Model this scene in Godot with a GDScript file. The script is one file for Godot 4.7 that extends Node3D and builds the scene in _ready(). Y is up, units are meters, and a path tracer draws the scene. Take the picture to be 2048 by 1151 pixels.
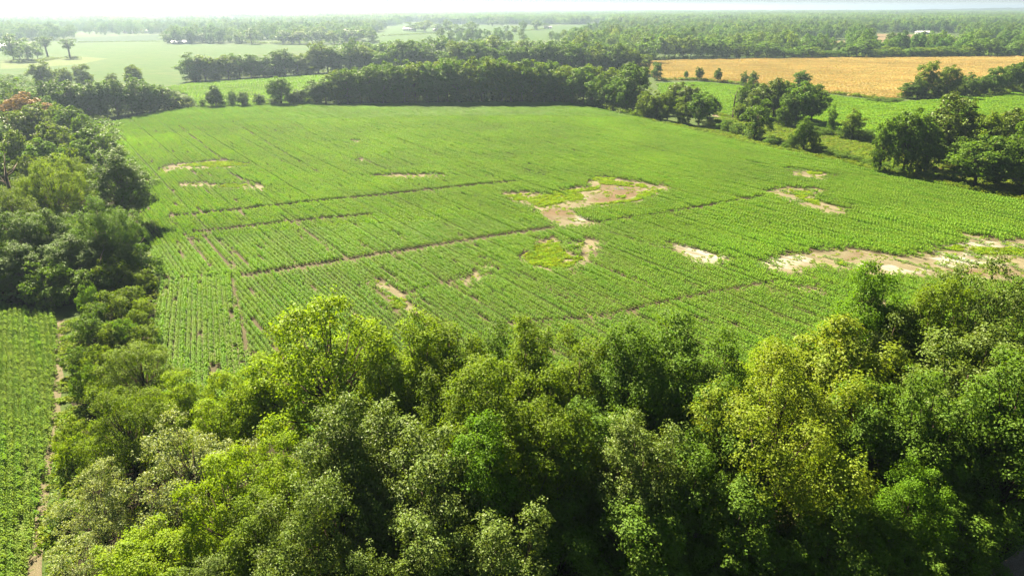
extends Node3D

const GROUPS := [
 "trees of the foreground wood",
 "trees of the wood beside the main field",
 "trees of the far left hedgerow",
 "trees behind the far left hedgerow",
 "scattered trees along the far field edge",
 "dense row of trees along the far field edge",
 "trees along the right edge of the main field",
 "trees beside the dirt track",
 "tall trees on the strip at the right",
 "small trees along the golden field",
 "clump of trees between golden and green fields",
 "belt of trees beyond the second field",
 "trees behind the golden field",
 "clump of trees on the far left field",
 "distant trees in front of the farthest wood",
 "clumps of trees on the distant middle pasture",
 "shrubs of the overgrown strip",
 "shrubs along the right edge of the main field"
]
# species, x, z, height, crown width, group, label
const TREES := [
["lime", -18.3, -59.7, 19.0, 14.9, 0, "broad bright yellow-green tree with dark forked limbs, tallest at the field edge"],
["lime", -25.6, -59.5, 13.0, 8.9, 0, "bright yellow-green tree, third from the left in the back rank of the foreground wood"],
["lime", -8.8, -59.0, 17.0, 8.0, 0, "bright yellow-green tree, sixth from the left in the back rank of the foreground wood"],
["olive", -6.0, -58.9, 18.0, 8.5, 0, "olive green tree, seventh from the left in the back rank of the foreground wood"],
["dark", -2.5, -59.6, 17.0, 8.0, 0, "dark green tree, eighth from the left in the back rank of the foreground wood"],
["olive", 1.0, -57.6, 17.0, 8.0, 0, "olive green tree, ninth from the left in the back rank of the foreground wood"],
["olive", -4.3, -53.9, 17.0, 8.0, 0, "olive green tree, fifth from the left in the third rank of the foreground wood"],
["olive", 6.5, -57.2, 17.5, 8.2, 0, "olive green tree, seventh from the left in the third rank of the foreground wood"],
["dark", 9.8, -53.9, 18.0, 8.5, 0, "dark green tree, ninth from the left in the third rank of the foreground wood"],
["dark", 14.1, -57.7, 19.0, 10.5, 0, "big dark green tree standing out at the back of the foreground wood"],
["dark", 18.7, -56.9, 18.0, 8.5, 0, "dark green tree, tenth from the left in the third rank of the foreground wood"],
["olive", -2.2, -47.0, 18.0, 8.5, 0, "olive green tree, sixth from the left in the second rank of the foreground wood"],
["olive", 2.8, -47.9, 18.0, 8.5, 0, "olive green tree, sixth from the left in the third rank of the foreground wood"],
["grey", -10.0, -45.0, 17.0, 9.5, 0, "grey-green tree, fourth from the left in the second rank of the foreground wood"],
["grey", -12.2, -43.2, 17.0, 8.0, 0, "grey-green tree, third from the left in the second rank of the foreground wood"],
["grey", -12.3, -39.2, 16.0, 10.1, 0, "grey-green tree, sixth from the left in the front rank of the foreground wood"],
["grey", -5.9, -41.8, 17.5, 9.0, 0, "grey-green tree, fifth from the left in the second rank of the foreground wood"],
["green", -1.7, -42.6, 16.0, 7.5, 0, "fresh green tree, seventh from the left in the second rank of the foreground wood"],
["dark", 6.8, -49.1, 15.1, 8.1, 0, "dark green tree, eighth from the left in the third rank of the foreground wood"],
["grey", 9.8, -44.6, 17.0, 8.0, 0, "grey-green tree, tenth from the left in the second rank of the foreground wood"],
["dark", 13.7, -44.2, 12.6, 7.5, 0, "dark green tree, eleventh from the left in the second rank of the foreground wood"],
["dark", 9.7, -41.5, 10.9, 9.2, 0, "dark green tree, thirteenth from the left in the front rank of the foreground wood"],
["grey", -0.5, -36.1, 15.0, 7.1, 0, "grey-green tree, eleventh from the left in the front rank of the foreground wood"],
["gold", 21.4, -47.7, 19.0, 15.0, 0, "big golden green tree, widest in the foreground wood"],
["lime", 27.1, -65.0, 12.0, 8.5, 0, "bright yellow-green tree, eleventh from the left in the back rank of the foreground wood"],
["gold2", 31.1, -58.5, 18.0, 13.2, 0, "yellow-tinged green tree, twelfth from the left in the back rank of the foreground wood"],
["green", 36.6, -66.4, 19.0, 8.9, 0, "fresh green tree, thirteenth from the left in the back rank of the foreground wood"],
["green", 41.4, -64.8, 19.0, 8.9, 0, "fresh green tree, fifteenth from the left in the back rank of the foreground wood"],
["grey", 38.1, -63.3, 18.0, 8.5, 0, "grey-green tree, fourteenth from the left in the back rank of the foreground wood"],
["olive", 41.4, -60.9, 19.0, 8.9, 0, "olive green tree, sixteenth from the left in the back rank of the foreground wood"],
["grey", 46.7, -62.1, 21.0, 12.7, 0, "grey-green tree, seventeenth from the left in the back rank of the foreground wood"],
["grey", 40.7, -53.2, 20.0, 11.2, 0, "grey-green tree, sixteenth from the left in the third rank of the foreground wood"],
["dark", 40.6, -47.1, 19.0, 9.8, 0, "dark green tree, seventeenth from the left in the second rank of the foreground wood"],
["dark", 35.5, -47.3, 11.8, 7.1, 0, "dark green tree, fifteenth from the left in the third rank of the foreground wood"],
["green", 31.1, -43.6, 13.0, 6.1, 0, "fresh green tree, fifteenth from the left in the second rank of the foreground wood"],
["dark", 39.7, -48.6, 12.6, 8.5, 0, "dark green tree, seventeenth from the left in the third rank of the foreground wood"],
["dark", 30.2, -41.1, 8.4, 6.5, 0, "dark green tree, seventeenth from the left in the front rank of the foreground wood"],
["dark", 24.8, -41.9, 10.9, 8.1, 0, "dark green tree, fourteenth from the left in the second rank of the foreground wood"],
["dark", 17.0, -41.9, 10.9, 8.1, 0, "dark green tree, thirteenth from the left in the second rank of the foreground wood"],
["dark", 35.5, -43.3, 9.2, 7.5, 0, "dark green tree, sixteenth from the left in the second rank of the foreground wood"],
["grey", -13.8, -36.1, 14.0, 8.2, 0, "grey-green tree, fifth from the left in the front rank of the foreground wood"],
["grey", -10.2, -34.7, 12.0, 7.4, 0, "grey-green tree, seventh from the left in the front rank of the foreground wood"],
["grey", -5.7, -36.4, 15.0, 7.5, 0, "grey-green tree, eighth from the left in the front rank of the foreground wood"],
["grey", -4.4, -35.7, 11.0, 6.9, 0, "grey-green tree, ninth from the left in the front rank of the foreground wood"],
["dark", 4.1, -44.3, 11.8, 7.6, 0, "dark green tree, ninth from the left in the second rank of the foreground wood"],
["dark", 3.5, -40.6, 9.2, 7.2, 0, "dark green tree, twelfth from the left in the front rank of the foreground wood"],
["lime", -21.8, -43.6, 13.0, 8.3, 0, "bright yellow-green tree, first from the left in the second rank of the foreground wood"],
["lime", -27.5, -40.4, 9.0, 8.8, 0, "bright yellow-green tree, second from the left in the front rank of the foreground wood"],
["pale", -27.9, -49.3, 13.0, 10.9, 0, "pale silvery tree with open limbs near the lower left corner"],
["olive", -36.7, -55.6, 12.0, 8.5, 0, "olive green tree, second from the left in the third rank of the foreground wood"],
["pale", -35.4, -47.4, 10.0, 7.6, 0, "pale silvery tree, first from the left in the third rank of the foreground wood"],
["lime", -34.8, -61.7, 10.0, 7.1, 0, "bright yellow-green tree, second from the left in the back rank of the foreground wood"],
["olive", -42.1, -68.7, 10.0, 9.0, 0, "olive green tree, first from the left in the back rank of the foreground wood"],
["pale", -32.6, -40.6, 8.0, 6.8, 0, "pale silvery tree, first from the left in the front rank of the foreground wood"],
["lime", -17.9, -45.1, 14.0, 6.6, 0, "bright yellow-green tree, second from the left in the second rank of the foreground wood"],
["lime", -28.3, -56.8, 11.0, 7.7, 0, "bright yellow-green tree, fourth from the left in the third rank of the foreground wood"],
["dark", 17.1, -50.5, 14.3, 8.3, 0, "dark green tree, eleventh from the left in the third rank of the foreground wood"],
["dark", 31.9, -51.3, 14.3, 9.8, 0, "dark green tree, thirteenth from the left in the third rank of the foreground wood"],
["dark", 34.7, -49.0, 18.0, 8.5, 0, "dark green tree, fourteenth from the left in the third rank of the foreground wood"],
["dark", 17.4, -46.4, 12.6, 7.8, 0, "dark green tree, twelfth from the left in the second rank of the foreground wood"],
["olive", 0.8, -44.3, 17.0, 8.0, 0, "olive green tree, eighth from the left in the second rank of the foreground wood"],
["lime", -12.4, -57.8, 15.0, 7.1, 0, "bright yellow-green tree, fifth from the left in the back rank of the foreground wood"],
["olive", -18.0, -40.0, 12.0, 6.6, 0, "olive green tree, fourth from the left in the front rank of the foreground wood"],
["grey", -20.9, -38.8, 9.0, 7.0, 0, "grey-green tree, third from the left in the front rank of the foreground wood"],
["dark", 10.2, -39.8, 7.6, 7.9, 0, "dark green tree, fourteenth from the left in the front rank of the foreground wood"],
["dark", 19.8, -39.8, 7.6, 7.9, 0, "dark green tree, fifteenth from the left in the front rank of the foreground wood"],
["dark", -0.8, -37.4, 9.0, 6.8, 0, "dark green tree, tenth from the left in the front rank of the foreground wood"],
["dark", 26.0, -40.2, 6.7, 7.2, 0, "dark green tree, sixteenth from the left in the front rank of the foreground wood"],
["rust", -175.6, -256.6, 17.0, 16.1, 1, "rust brown tree in the wood at the upper left"],
["olive", -156.8, -230.3, 15.0, 13.9, 1, "olive green tree, fifth from the left in the back rank of the left wood"],
["dark", -145.8, -232.7, 15.0, 11.6, 1, "dark green tree, eighth from the left in the back rank of the left wood"],
["dark", -132.3, -216.2, 14.0, 9.8, 1, "dark green tree, ninth from the left in the back rank of the left wood"],
["olive", -131.3, -198.8, 14.0, 12.1, 1, "olive green tree, fifth from the left in the third rank of the left wood"],
["dark", -115.8, -195.2, 14.0, 13.1, 1, "dark green tree, ninth from the left in the third rank of the left wood"],
["olive", -107.6, -166.2, 14.0, 10.2, 1, "olive green tree, sixth from the left in the third rank of the left wood"],
["grey", -108.2, -152.1, 15.0, 7.8, 1, "grey-green tree, third from the left in the second rank of the left wood"],
["lwlime", -93.0, -137.9, 17.0, 12.3, 1, "tall light green tree rising in the left wood"],
["dark", -85.3, -146.8, 15.4, 14.6, 1, "big round dark tree bulging over the left edge of the field"],
["olive", -95.2, -152.6, 13.0, 8.3, 1, "olive green tree, eighth from the left in the third rank of the left wood"],
["olive", -91.8, -123.5, 15.0, 7.8, 1, "olive green tree, second from the left in the second rank of the left wood"],
["green2", -71.2, -115.7, 14.0, 10.6, 1, "mid green tree, seventh from the left in the second rank of the left wood"],
["dark", -84.6, -114.3, 12.0, 9.2, 1, "dark green tree, third from the left in the front rank of the left wood"],
["dark", -75.0, -111.0, 9.5, 10.3, 1, "dark green tree, sixth from the left in the front rank of the left wood"],
["dark", -82.0, -107.6, 8.0, 8.8, 1, "dark green tree, second from the left in the front rank of the left wood"],
["green2", -120.8, -178.5, 14.0, 9.6, 1, "mid green tree, fourth from the left in the third rank of the left wood"],
["grey", -158.8, -223.7, 14.0, 10.1, 1, "grey-green tree, first from the left in the back rank of the left wood"],
["olive", -133.6, -186.1, 14.0, 10.0, 1, "olive green tree, third from the left in the third rank of the left wood"],
["dark", -119.1, -156.6, 15.0, 10.9, 1, "dark green tree, first from the left in the third rank of the left wood"],
["dark", -95.1, -120.5, 13.0, 10.5, 1, "dark green tree, first from the left in the second rank of the left wood"],
["olive", -154.6, -240.4, 15.0, 10.8, 1, "olive green tree, seventh from the left in the back rank of the left wood"],
["green2", -114.7, -182.6, 12.0, 8.4, 1, "mid green tree, seventh from the left in the third rank of the left wood"],
["dark", -83.1, -119.3, 11.5, 9.5, 1, "dark green tree, fifth from the left in the second rank of the left wood"],
["dark", -70.1, -112.9, 8.0, 9.1, 1, "dark green tree, eighth from the left in the front rank of the left wood"],
["dark", -76.4, -104.5, 6.5, 8.6, 1, "dark green tree, fourth from the left in the front rank of the left wood"],
["dark", -86.5, -107.6, 8.0, 9.6, 1, "dark green tree, first from the left in the front rank of the left wood"],
["olive", -185.1, -261.9, 15.0, 9.8, 1, "olive green tree, second from the left in the back rank of the left wood"],
["dark", -178.0, -270.6, 14.0, 10.1, 1, "dark green tree, sixth from the left in the back rank of the left wood"],
["olive", -97.3, -138.2, 14.0, 8.7, 1, "olive green tree, fourth from the left in the second rank of the left wood"],
["green2", -71.1, -121.3, 10.0, 6.8, 1, "mid green tree, eighth from the left in the second rank of the left wood"],
["dark", -69.2, -104.9, 5.5, 7.8, 1, "dark green tree, seventh from the left in the front rank of the left wood"],
["dark", -73.7, -102.3, 3.5, 5.1, 1, "dark green tree, fifth from the left in the front rank of the left wood"],
["dark", -209.5, -296.9, 16.0, 11.0, 1, "dark green tree, third from the left in the back rank of the left wood"],
["dark", -149.3, -201.4, 15.0, 12.2, 1, "dark green tree, second from the left in the third rank of the left wood"],
["dark", -190.9, -292.0, 17.7, 14.7, 2, "dark green tree, second from the left in the hedgerow at the far left corner"],
["dark", -186.5, -298.7, 16.6, 15.1, 2, "dark green tree, third from the left in the hedgerow at the far left corner"],
["dark", -183.2, -304.0, 14.9, 15.8, 2, "dark green tree, fourth from the left in the hedgerow at the far left corner"],
["dark", -179.7, -309.5, 15.7, 14.5, 2, "dark green tree, sixth from the left in the hedgerow at the far left corner"],
["dark", -176.1, -315.1, 14.9, 13.7, 2, "dark green tree, seventh from the left in the hedgerow at the far left corner"],
["dark", -172.6, -320.6, 16.1, 15.0, 2, "dark green tree, eighth from the left in the hedgerow at the far left corner"],
["green2", -167.9, -328.0, 13.9, 14.3, 2, "mid green tree, tenth from the left in the hedgerow at the far left corner"],
["dark", -163.8, -334.4, 11.6, 12.9, 2, "dark green tree, eleventh from the left in the hedgerow at the far left corner"],
["dark", -160.8, -339.1, 7.0, 8.6, 2, "dark green tree, twelfth from the left in the hedgerow at the far left corner"],
["dark", -158.2, -343.1, 5.6, 9.8, 2, "dark green tree, thirteenth from the left in the hedgerow at the far left corner"],
["dark", -169.8, -325.0, 11.6, 10.9, 2, "dark green tree, ninth from the left in the hedgerow at the far left corner"],
["dark", -181.5, -306.7, 10.8, 12.9, 2, "dark green tree, fifth from the left in the hedgerow at the far left corner"],
["dark", -196.5, -283.1, 18.1, 14.3, 2, "dark green tree, first from the left in the hedgerow at the far left corner"],
["olive", -279.2, -428.2, 15.5, 16.6, 3, "olive green tree, first from the left behind the far left hedgerow"],
["olive", -266.6, -428.2, 11.9, 11.9, 3, "olive green tree, second from the left behind the far left hedgerow"],
["olive", -255.3, -428.2, 13.3, 13.0, 3, "olive green tree, third from the left behind the far left hedgerow"],
["olive", -225.4, -428.2, 13.6, 11.9, 3, "olive green tree, fifth from the left behind the far left hedgerow"],
["olive", -238.8, -428.2, 8.5, 7.7, 3, "olive green tree, fourth from the left behind the far left hedgerow"],
["cone", -142.7, -341.8, 11.1, 9.1, 4, "dark conical tree standing alone at the far field edge"],
["dark", -149.0, -341.8, 4.4, 3.4, 4, "dark green tree, first from the left of the scattered ones along the far field edge"],
["green2", -136.1, -345.4, 7.7, 5.8, 4, "mid green tree, third from the left of the scattered ones along the far field edge"],
["dark", -130.6, -343.6, 7.5, 7.7, 4, "dark green tree, fourth from the left of the scattered ones along the far field edge"],
["dark", -124.4, -349.1, 5.5, 7.3, 4, "dark green tree, fifth from the left of the scattered ones along the far field edge"],
["green2", -114.2, -351.0, 13.7, 12.2, 4, "mid green tree, seventh from the left of the scattered ones along the far field edge"],
["dark", -105.9, -354.8, 7.2, 11.4, 4, "dark green tree, ninth from the left of the scattered ones along the far field edge"],
["dark", -109.8, -352.9, 4.6, 6.4, 4, "dark green tree, eighth from the left of the scattered ones along the far field edge"],
["dark", -118.4, -351.0, 3.8, 5.9, 4, "dark green tree, sixth from the left of the scattered ones along the far field edge"],
["dark", -98.4, -356.8, 11.3, 13.6, 5, "dark green tree, first from the left in the dense row at the far field edge"],
["dark", -93.6, -356.9, 12.1, 14.4, 5, "dark green tree, second from the left in the dense row at the far field edge"],
["olive", -87.5, -357.1, 15.3, 13.4, 5, "olive green tree, third from the left in the dense row at the far field edge"],
["dark", -82.6, -357.2, 17.0, 14.6, 5, "dark green tree, fourth from the left in the dense row at the far field edge"],
["dark", -76.5, -357.4, 15.4, 15.2, 5, "dark green tree, fifth from the left in the dense row at the far field edge"],
["dark", -70.8, -357.5, 16.9, 16.7, 5, "dark green tree, sixth from the left in the dense row at the far field edge"],
["dark", -65.2, -357.7, 19.0, 14.6, 5, "dark green tree, seventh from the left in the dense row at the far field edge"],
["dark", -59.6, -357.8, 18.3, 15.6, 5, "dark green tree, eighth from the left in the dense row at the far field edge"],
["dark", -54.0, -358.0, 18.7, 14.4, 5, "dark green tree, ninth from the left in the dense row at the far field edge"],
["olive", -48.4, -358.2, 19.0, 14.9, 5, "olive green tree, tenth from the left in the dense row at the far field edge"],
["green2", -42.4, -358.3, 19.8, 16.5, 5, "mid green tree, eleventh from the left in the dense row at the far field edge"],
["dark", -37.2, -358.5, 18.6, 15.7, 5, "dark green tree, twelfth from the left in the dense row at the far field edge"],
["green2", -32.3, -358.6, 20.6, 14.9, 5, "mid green tree, thirteenth from the left in the dense row at the far field edge"],
["dark", -26.4, -358.6, 20.9, 16.7, 5, "dark green tree, fourteenth from the left in the dense row at the far field edge"],
["olive", -20.8, -358.6, 21.6, 14.3, 5, "olive green tree, fifteenth from the left in the dense row at the far field edge"],
["green2", -15.4, -358.6, 18.4, 13.4, 5, "mid green tree, sixteenth from the left in the dense row at the far field edge"],
["olive", -10.1, -358.6, 20.7, 14.9, 5, "olive green tree, seventeenth from the left in the dense row at the far field edge"],
["dark", -5.2, -358.6, 21.6, 14.0, 5, "dark green tree, eighteenth from the left in the dense row at the far field edge"],
["olive", -0.3, -358.6, 18.8, 15.5, 5, "olive green tree, nineteenth from the left in the dense row at the far field edge"],
["dark", 4.9, -358.6, 19.7, 15.5, 5, "dark green tree, twentieth from the left in the dense row at the far field edge"],
["olive", 11.2, -358.6, 19.6, 15.3, 5, "olive green tree, twenty-first from the left in the dense row at the far field edge"],
["dark", 16.0, -358.6, 17.8, 13.6, 5, "dark green tree, twenty-second from the left in the dense row at the far field edge"],
["dark", 21.4, -358.6, 16.4, 14.9, 5, "dark green tree, twenty-third from the left in the dense row at the far field edge"],
["olive", 26.9, -358.5, 17.0, 16.4, 5, "olive green tree, twenty-fourth from the left in the dense row at the far field edge"],
["green2", -86.6, -369.2, 15.3, 15.7, 5, "mid green tree, first from the left behind the dense row at the far field edge"],
["dark", -78.0, -369.5, 15.9, 14.9, 5, "dark green tree, second from the left behind the dense row at the far field edge"],
["green2", -70.4, -369.7, 17.2, 14.9, 5, "mid green tree, third from the left behind the dense row at the far field edge"],
["dark", -61.5, -369.9, 19.0, 15.1, 5, "dark green tree, fourth from the left behind the dense row at the far field edge"],
["dark", -53.3, -370.2, 19.4, 16.3, 5, "dark green tree, fifth from the left behind the dense row at the far field edge"],
["olive", -44.7, -370.4, 19.5, 16.5, 5, "olive green tree, sixth from the left behind the dense row at the far field edge"],
["olive", -35.8, -370.7, 19.7, 17.5, 5, "olive green tree, seventh from the left behind the dense row at the far field edge"],
["dark", -26.9, -370.8, 20.1, 15.6, 5, "dark green tree, eighth from the left behind the dense row at the far field edge"],
["dark", -18.6, -370.8, 20.4, 14.8, 5, "dark green tree, ninth from the left behind the dense row at the far field edge"],
["dark", -10.4, -370.8, 20.7, 16.4, 5, "dark green tree, tenth from the left behind the dense row at the far field edge"],
["green2", -3.1, -370.8, 20.3, 14.4, 5, "mid green tree, eleventh from the left behind the dense row at the far field edge"],
["green2", 5.5, -370.8, 19.8, 14.8, 5, "mid green tree, twelfth from the left behind the dense row at the far field edge"],
["green2", 13.1, -370.8, 19.3, 15.4, 5, "mid green tree, thirteenth from the left behind the dense row at the far field edge"],
["green2", 21.3, -370.8, 18.7, 16.0, 5, "mid green tree, fourteenth from the left behind the dense row at the far field edge"],
["olive", 29.5, -369.5, 17.2, 14.6, 5, "olive green tree, fifteenth from the left behind the dense row at the far field edge"],
["green2", 30.1, -352.9, 16.4, 12.4, 6, "mid green tree, first from the left along the right edge of the main field"],
["green2", 35.3, -352.9, 17.3, 13.5, 6, "mid green tree, second from the left along the right edge of the main field"],
["green2", 38.3, -343.6, 14.4, 11.6, 6, "mid green tree, third from the left along the right edge of the main field"],
["dark", 43.4, -338.3, 16.2, 11.9, 6, "dark green tree, fifth from the left along the right edge of the main field"],
["green2", 48.7, -331.4, 15.9, 11.2, 6, "mid green tree, seventh from the left along the right edge of the main field"],
["dark", 55.7, -329.7, 20.4, 19.2, 6, "dark green tree, ninth from the left along the right edge of the main field"],
["olive", 51.0, -360.6, 17.0, 16.5, 6, "olive green tree, sixth from the left along the right edge of the main field"],
["olive", 43.2, -370.8, 17.4, 17.0, 6, "olive green tree, fourth from the left along the right edge of the main field"],
["green2", 51.7, -323.2, 13.4, 9.9, 6, "mid green tree, eighth from the left along the right edge of the main field"],
["olive2", 58.1, -307.8, 11.8, 9.5, 6, "yellowish green tree, tenth from the left along the right edge of the main field"],
["olive2", 61.8, -302.1, 11.6, 9.8, 6, "yellowish green tree, eleventh from the left along the right edge of the main field"],
["olive2", 65.8, -297.9, 12.9, 9.2, 6, "yellowish green tree, twelfth from the left along the right edge of the main field"],
["grey", 74.9, -324.8, 13.0, 11.0, 6, "grey-green tree, thirteenth from the left along the right edge of the main field"],
["grey", 79.0, -316.9, 13.4, 10.7, 6, "grey-green tree, fifteenth from the left along the right edge of the main field"],
["green2", 76.6, -288.5, 12.9, 11.2, 6, "mid green tree, sixteenth from the left along the right edge of the main field"],
["dark", 84.9, -302.1, 10.0, 8.4, 6, "dark green tree, seventeenth from the left along the right edge of the main field"],
["olive2", 70.6, -291.1, 10.6, 7.7, 6, "yellowish green tree, fourteenth from the left along the right edge of the main field"],
["dark", 103.7, -320.0, 13.1, 7.6, 7, "dark green tree, second from the left beside the dirt track on the right"],
["grey", 105.5, -302.1, 15.6, 12.3, 7, "grey-green tree, fifth from the left beside the dirt track on the right"],
["grey", 113.2, -304.9, 16.6, 11.1, 7, "grey-green tree, sixth from the left beside the dirt track on the right"],
["green2", 118.1, -307.8, 15.9, 11.2, 7, "mid green tree, seventh from the left beside the dirt track on the right"],
["green2", 116.7, -288.5, 17.3, 13.3, 7, "mid green tree, ninth from the left beside the dirt track on the right"],
["dark", 124.9, -293.8, 14.8, 13.6, 7, "dark green tree, twelfth from the left beside the dirt track on the right"],
["dark", 89.6, -257.1, 14.1, 11.6, 7, "dark green tree, fourth from the left beside the dirt track on the right"],
["dark", 110.4, -329.7, 14.3, 8.3, 7, "dark green tree, third from the left beside the dirt track on the right"],
["olive2", 97.4, -302.1, 7.3, 6.4, 7, "yellowish green tree, first from the left beside the dirt track on the right"],
["dark", 111.2, -285.9, 12.2, 9.3, 7, "dark green tree, eighth from the left beside the dirt track on the right"],
["dark", 98.5, -235.0, 10.7, 7.0, 7, "dark green tree, eleventh from the left beside the dirt track on the right"],
["dark", 101.4, -233.2, 6.4, 4.0, 7, "dark green tree, thirteenth from the left beside the dirt track on the right"],
["dark", 96.0, -235.9, 6.2, 4.4, 7, "dark green tree, tenth from the left beside the dirt track on the right"],
["vine", 123.8, -272.5, 10.5, 3.9, 7, "slim vine-clad tree, fourteenth from the left beside the dirt track on the right"],
["olive2", 124.7, -256.0, 10.5, 8.0, 7, "yellowish green tree, sixteenth from the left beside the dirt track on the right"],
["dark", 122.8, -257.1, 4.0, 6.6, 7, "dark green tree, fifteenth from the left beside the dirt track on the right"],
["dark", 107.1, -199.9, 15.3, 6.0, 8, "dark green tree, first from the left of the tall group on the right strip"],
["dark", 114.5, -199.9, 18.7, 12.0, 8, "dark green tree, third from the left of the tall group on the right strip"],
["green2", 113.2, -203.9, 16.5, 7.3, 8, "mid green tree, second from the left of the tall group on the right strip"],
["grey", 132.3, -211.0, 20.2, 15.0, 8, "grey-green tree, sixth from the left of the tall group on the right strip"],
["olive2", 143.2, -220.0, 17.5, 9.4, 8, "yellowish green tree, eighth from the left of the tall group on the right strip"],
["dark", 119.2, -197.3, 12.9, 8.8, 8, "dark green tree, fifth from the left of the tall group on the right strip"],
["dark", 122.5, -207.4, 15.6, 8.9, 8, "dark green tree, fourth from the left of the tall group on the right strip"],
["olive2", 136.8, -200.6, 16.8, 10.0, 8, "yellowish green tree, tenth from the left of the tall group on the right strip"],
["grey", 145.2, -203.9, 18.4, 13.1, 8, "grey-green tree, twelfth from the left of the tall group on the right strip"],
["dark", 125.5, -184.1, 13.7, 15.7, 8, "dark green tree, ninth from the left of the tall group on the right strip"],
["dark", 137.7, -184.1, 17.5, 10.6, 8, "dark green tree, thirteenth from the left of the tall group on the right strip"],
["olive2", 132.0, -175.5, 8.9, 7.2, 8, "yellowish green tree, fourteenth from the left of the tall group on the right strip"],
["dark", 132.4, -186.4, 9.1, 9.5, 8, "dark green tree, eleventh from the left of the tall group on the right strip"],
["dark", 130.5, -200.6, 10.7, 8.7, 8, "dark green tree, seventh from the left of the tall group on the right strip"],
["green2", 95.5, -477.0, 11.1, 8.6, 9, "mid green tree, first from the left of those dotted along the golden field"],
["vine", 117.0, -483.9, 5.5, 3.4, 9, "slim vine-clad tree, second from the left of those dotted along the golden field"],
["dark", 123.2, -473.6, 8.5, 6.2, 9, "dark green tree, third from the left of those dotted along the golden field"],
["dark", 132.6, -463.8, 8.3, 5.5, 9, "dark green tree, fourth from the left of those dotted along the golden field"],
["dark", 142.8, -442.4, 8.5, 5.5, 9, "dark green tree, fifth from the left of those dotted along the golden field"],
["dark", 148.6, -442.4, 8.5, 6.4, 9, "dark green tree, sixth from the left of those dotted along the golden field"],
["green2", 171.0, -422.8, 10.7, 11.1, 9, "mid green tree, seventh from the left of those dotted along the golden field"],
["olive2", 219.8, -379.3, 18.1, 13.1, 10, "yellowish green tree, third from the left in the clump right of the golden field"],
["olive2", 231.0, -379.3, 17.1, 11.6, 10, "yellowish green tree, fifth from the left in the clump right of the golden field"],
["dark", 210.5, -379.3, 7.9, 10.6, 10, "dark green tree, first from the left in the clump right of the golden field"],
["dark", 215.8, -379.3, 9.1, 10.6, 10, "dark green tree, second from the left in the clump right of the golden field"],
["dark", 227.7, -381.5, 8.9, 10.6, 10, "dark green tree, fourth from the left in the clump right of the golden field"],
["dark", 246.5, -388.2, 11.9, 11.9, 10, "dark green tree, seventh from the left in the clump right of the golden field"],
["dark", 257.6, -392.8, 10.5, 10.9, 10, "dark green tree, eighth from the left in the clump right of the golden field"],
["green2", 267.5, -397.5, 14.2, 12.1, 10, "mid green tree, ninth from the left in the clump right of the golden field"],
["dark", 281.5, -407.3, 15.6, 12.4, 10, "dark green tree, tenth from the left in the clump right of the golden field"],
["dark", 292.3, -412.3, 18.5, 12.5, 10, "dark green tree, eleventh from the left in the clump right of the golden field"],
["olive2", 241.1, -385.9, 7.2, 9.7, 10, "yellowish green tree, sixth from the left in the clump right of the golden field"],
["dark", 298.6, -412.3, 16.9, 14.3, 10, "dark green tree, twelfth from the left in the clump right of the golden field"],
["green2", -206.8, -467.5, 17.5, 19.8, 11, "mid green tree, first from the left in the belt beyond the second field"],
["olive", -201.4, -472.2, 16.7, 21.0, 11, "olive green tree, second from the left in the belt beyond the second field"],
["olive", -196.7, -476.3, 13.4, 13.2, 11, "olive green tree, third from the left in the belt beyond the second field"],
["olive", -190.0, -482.1, 15.7, 19.2, 11, "olive green tree, fourth from the left in the belt beyond the second field"],
["green2", -184.2, -487.0, 15.9, 16.4, 11, "mid green tree, fifth from the left in the belt beyond the second field"],
["green2", -178.3, -492.2, 14.8, 16.4, 11, "mid green tree, sixth from the left in the belt beyond the second field"],
["green2", -172.1, -497.5, 13.5, 20.4, 11, "mid green tree, seventh from the left in the belt beyond the second field"],
["green2", -165.2, -503.5, 14.8, 20.5, 11, "mid green tree, eighth from the left in the belt beyond the second field"],
["dark", -159.8, -508.5, 18.5, 20.6, 11, "dark green tree, ninth from the left in the belt beyond the second field"],
["olive", -152.9, -515.2, 13.8, 15.9, 11, "olive green tree, tenth from the left in the belt beyond the second field"],
["olive", -146.7, -521.2, 12.1, 23.6, 11, "olive green tree, eleventh from the left in the belt beyond the second field"],
["olive", -141.3, -526.5, 21.2, 18.8, 11, "olive green tree, twelfth from the left in the belt beyond the second field"],
["dark", -135.4, -532.2, 18.1, 23.1, 11, "dark green tree, thirteenth from the left in the belt beyond the second field"],
["dark", -128.7, -538.7, 18.1, 22.4, 11, "dark green tree, fourteenth from the left in the belt beyond the second field"],
["green2", -119.5, -540.3, 22.9, 18.4, 11, "mid green tree, fifteenth from the left in the belt beyond the second field"],
["olive", -110.7, -537.7, 19.2, 22.3, 11, "olive green tree, sixteenth from the left in the belt beyond the second field"],
["green2", -103.3, -535.6, 14.0, 21.6, 11, "mid green tree, seventeenth from the left in the belt beyond the second field"],
["green2", -94.8, -533.1, 14.8, 21.5, 11, "mid green tree, eighteenth from the left in the belt beyond the second field"],
["green2", -84.4, -530.0, 22.4, 20.0, 11, "mid green tree, nineteenth from the left in the belt beyond the second field"],
["green2", -75.1, -529.3, 21.7, 22.3, 11, "mid green tree, twentieth from the left in the belt beyond the second field"],
["green2", -66.3, -529.3, 20.4, 19.6, 11, "mid green tree, twenty-first from the left in the belt beyond the second field"],
["dark", -59.6, -529.3, 17.1, 21.4, 11, "dark green tree, twenty-second from the left in the belt beyond the second field"],
["green2", -51.3, -529.3, 16.1, 18.6, 11, "mid green tree, twenty-third from the left in the belt beyond the second field"],
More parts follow.
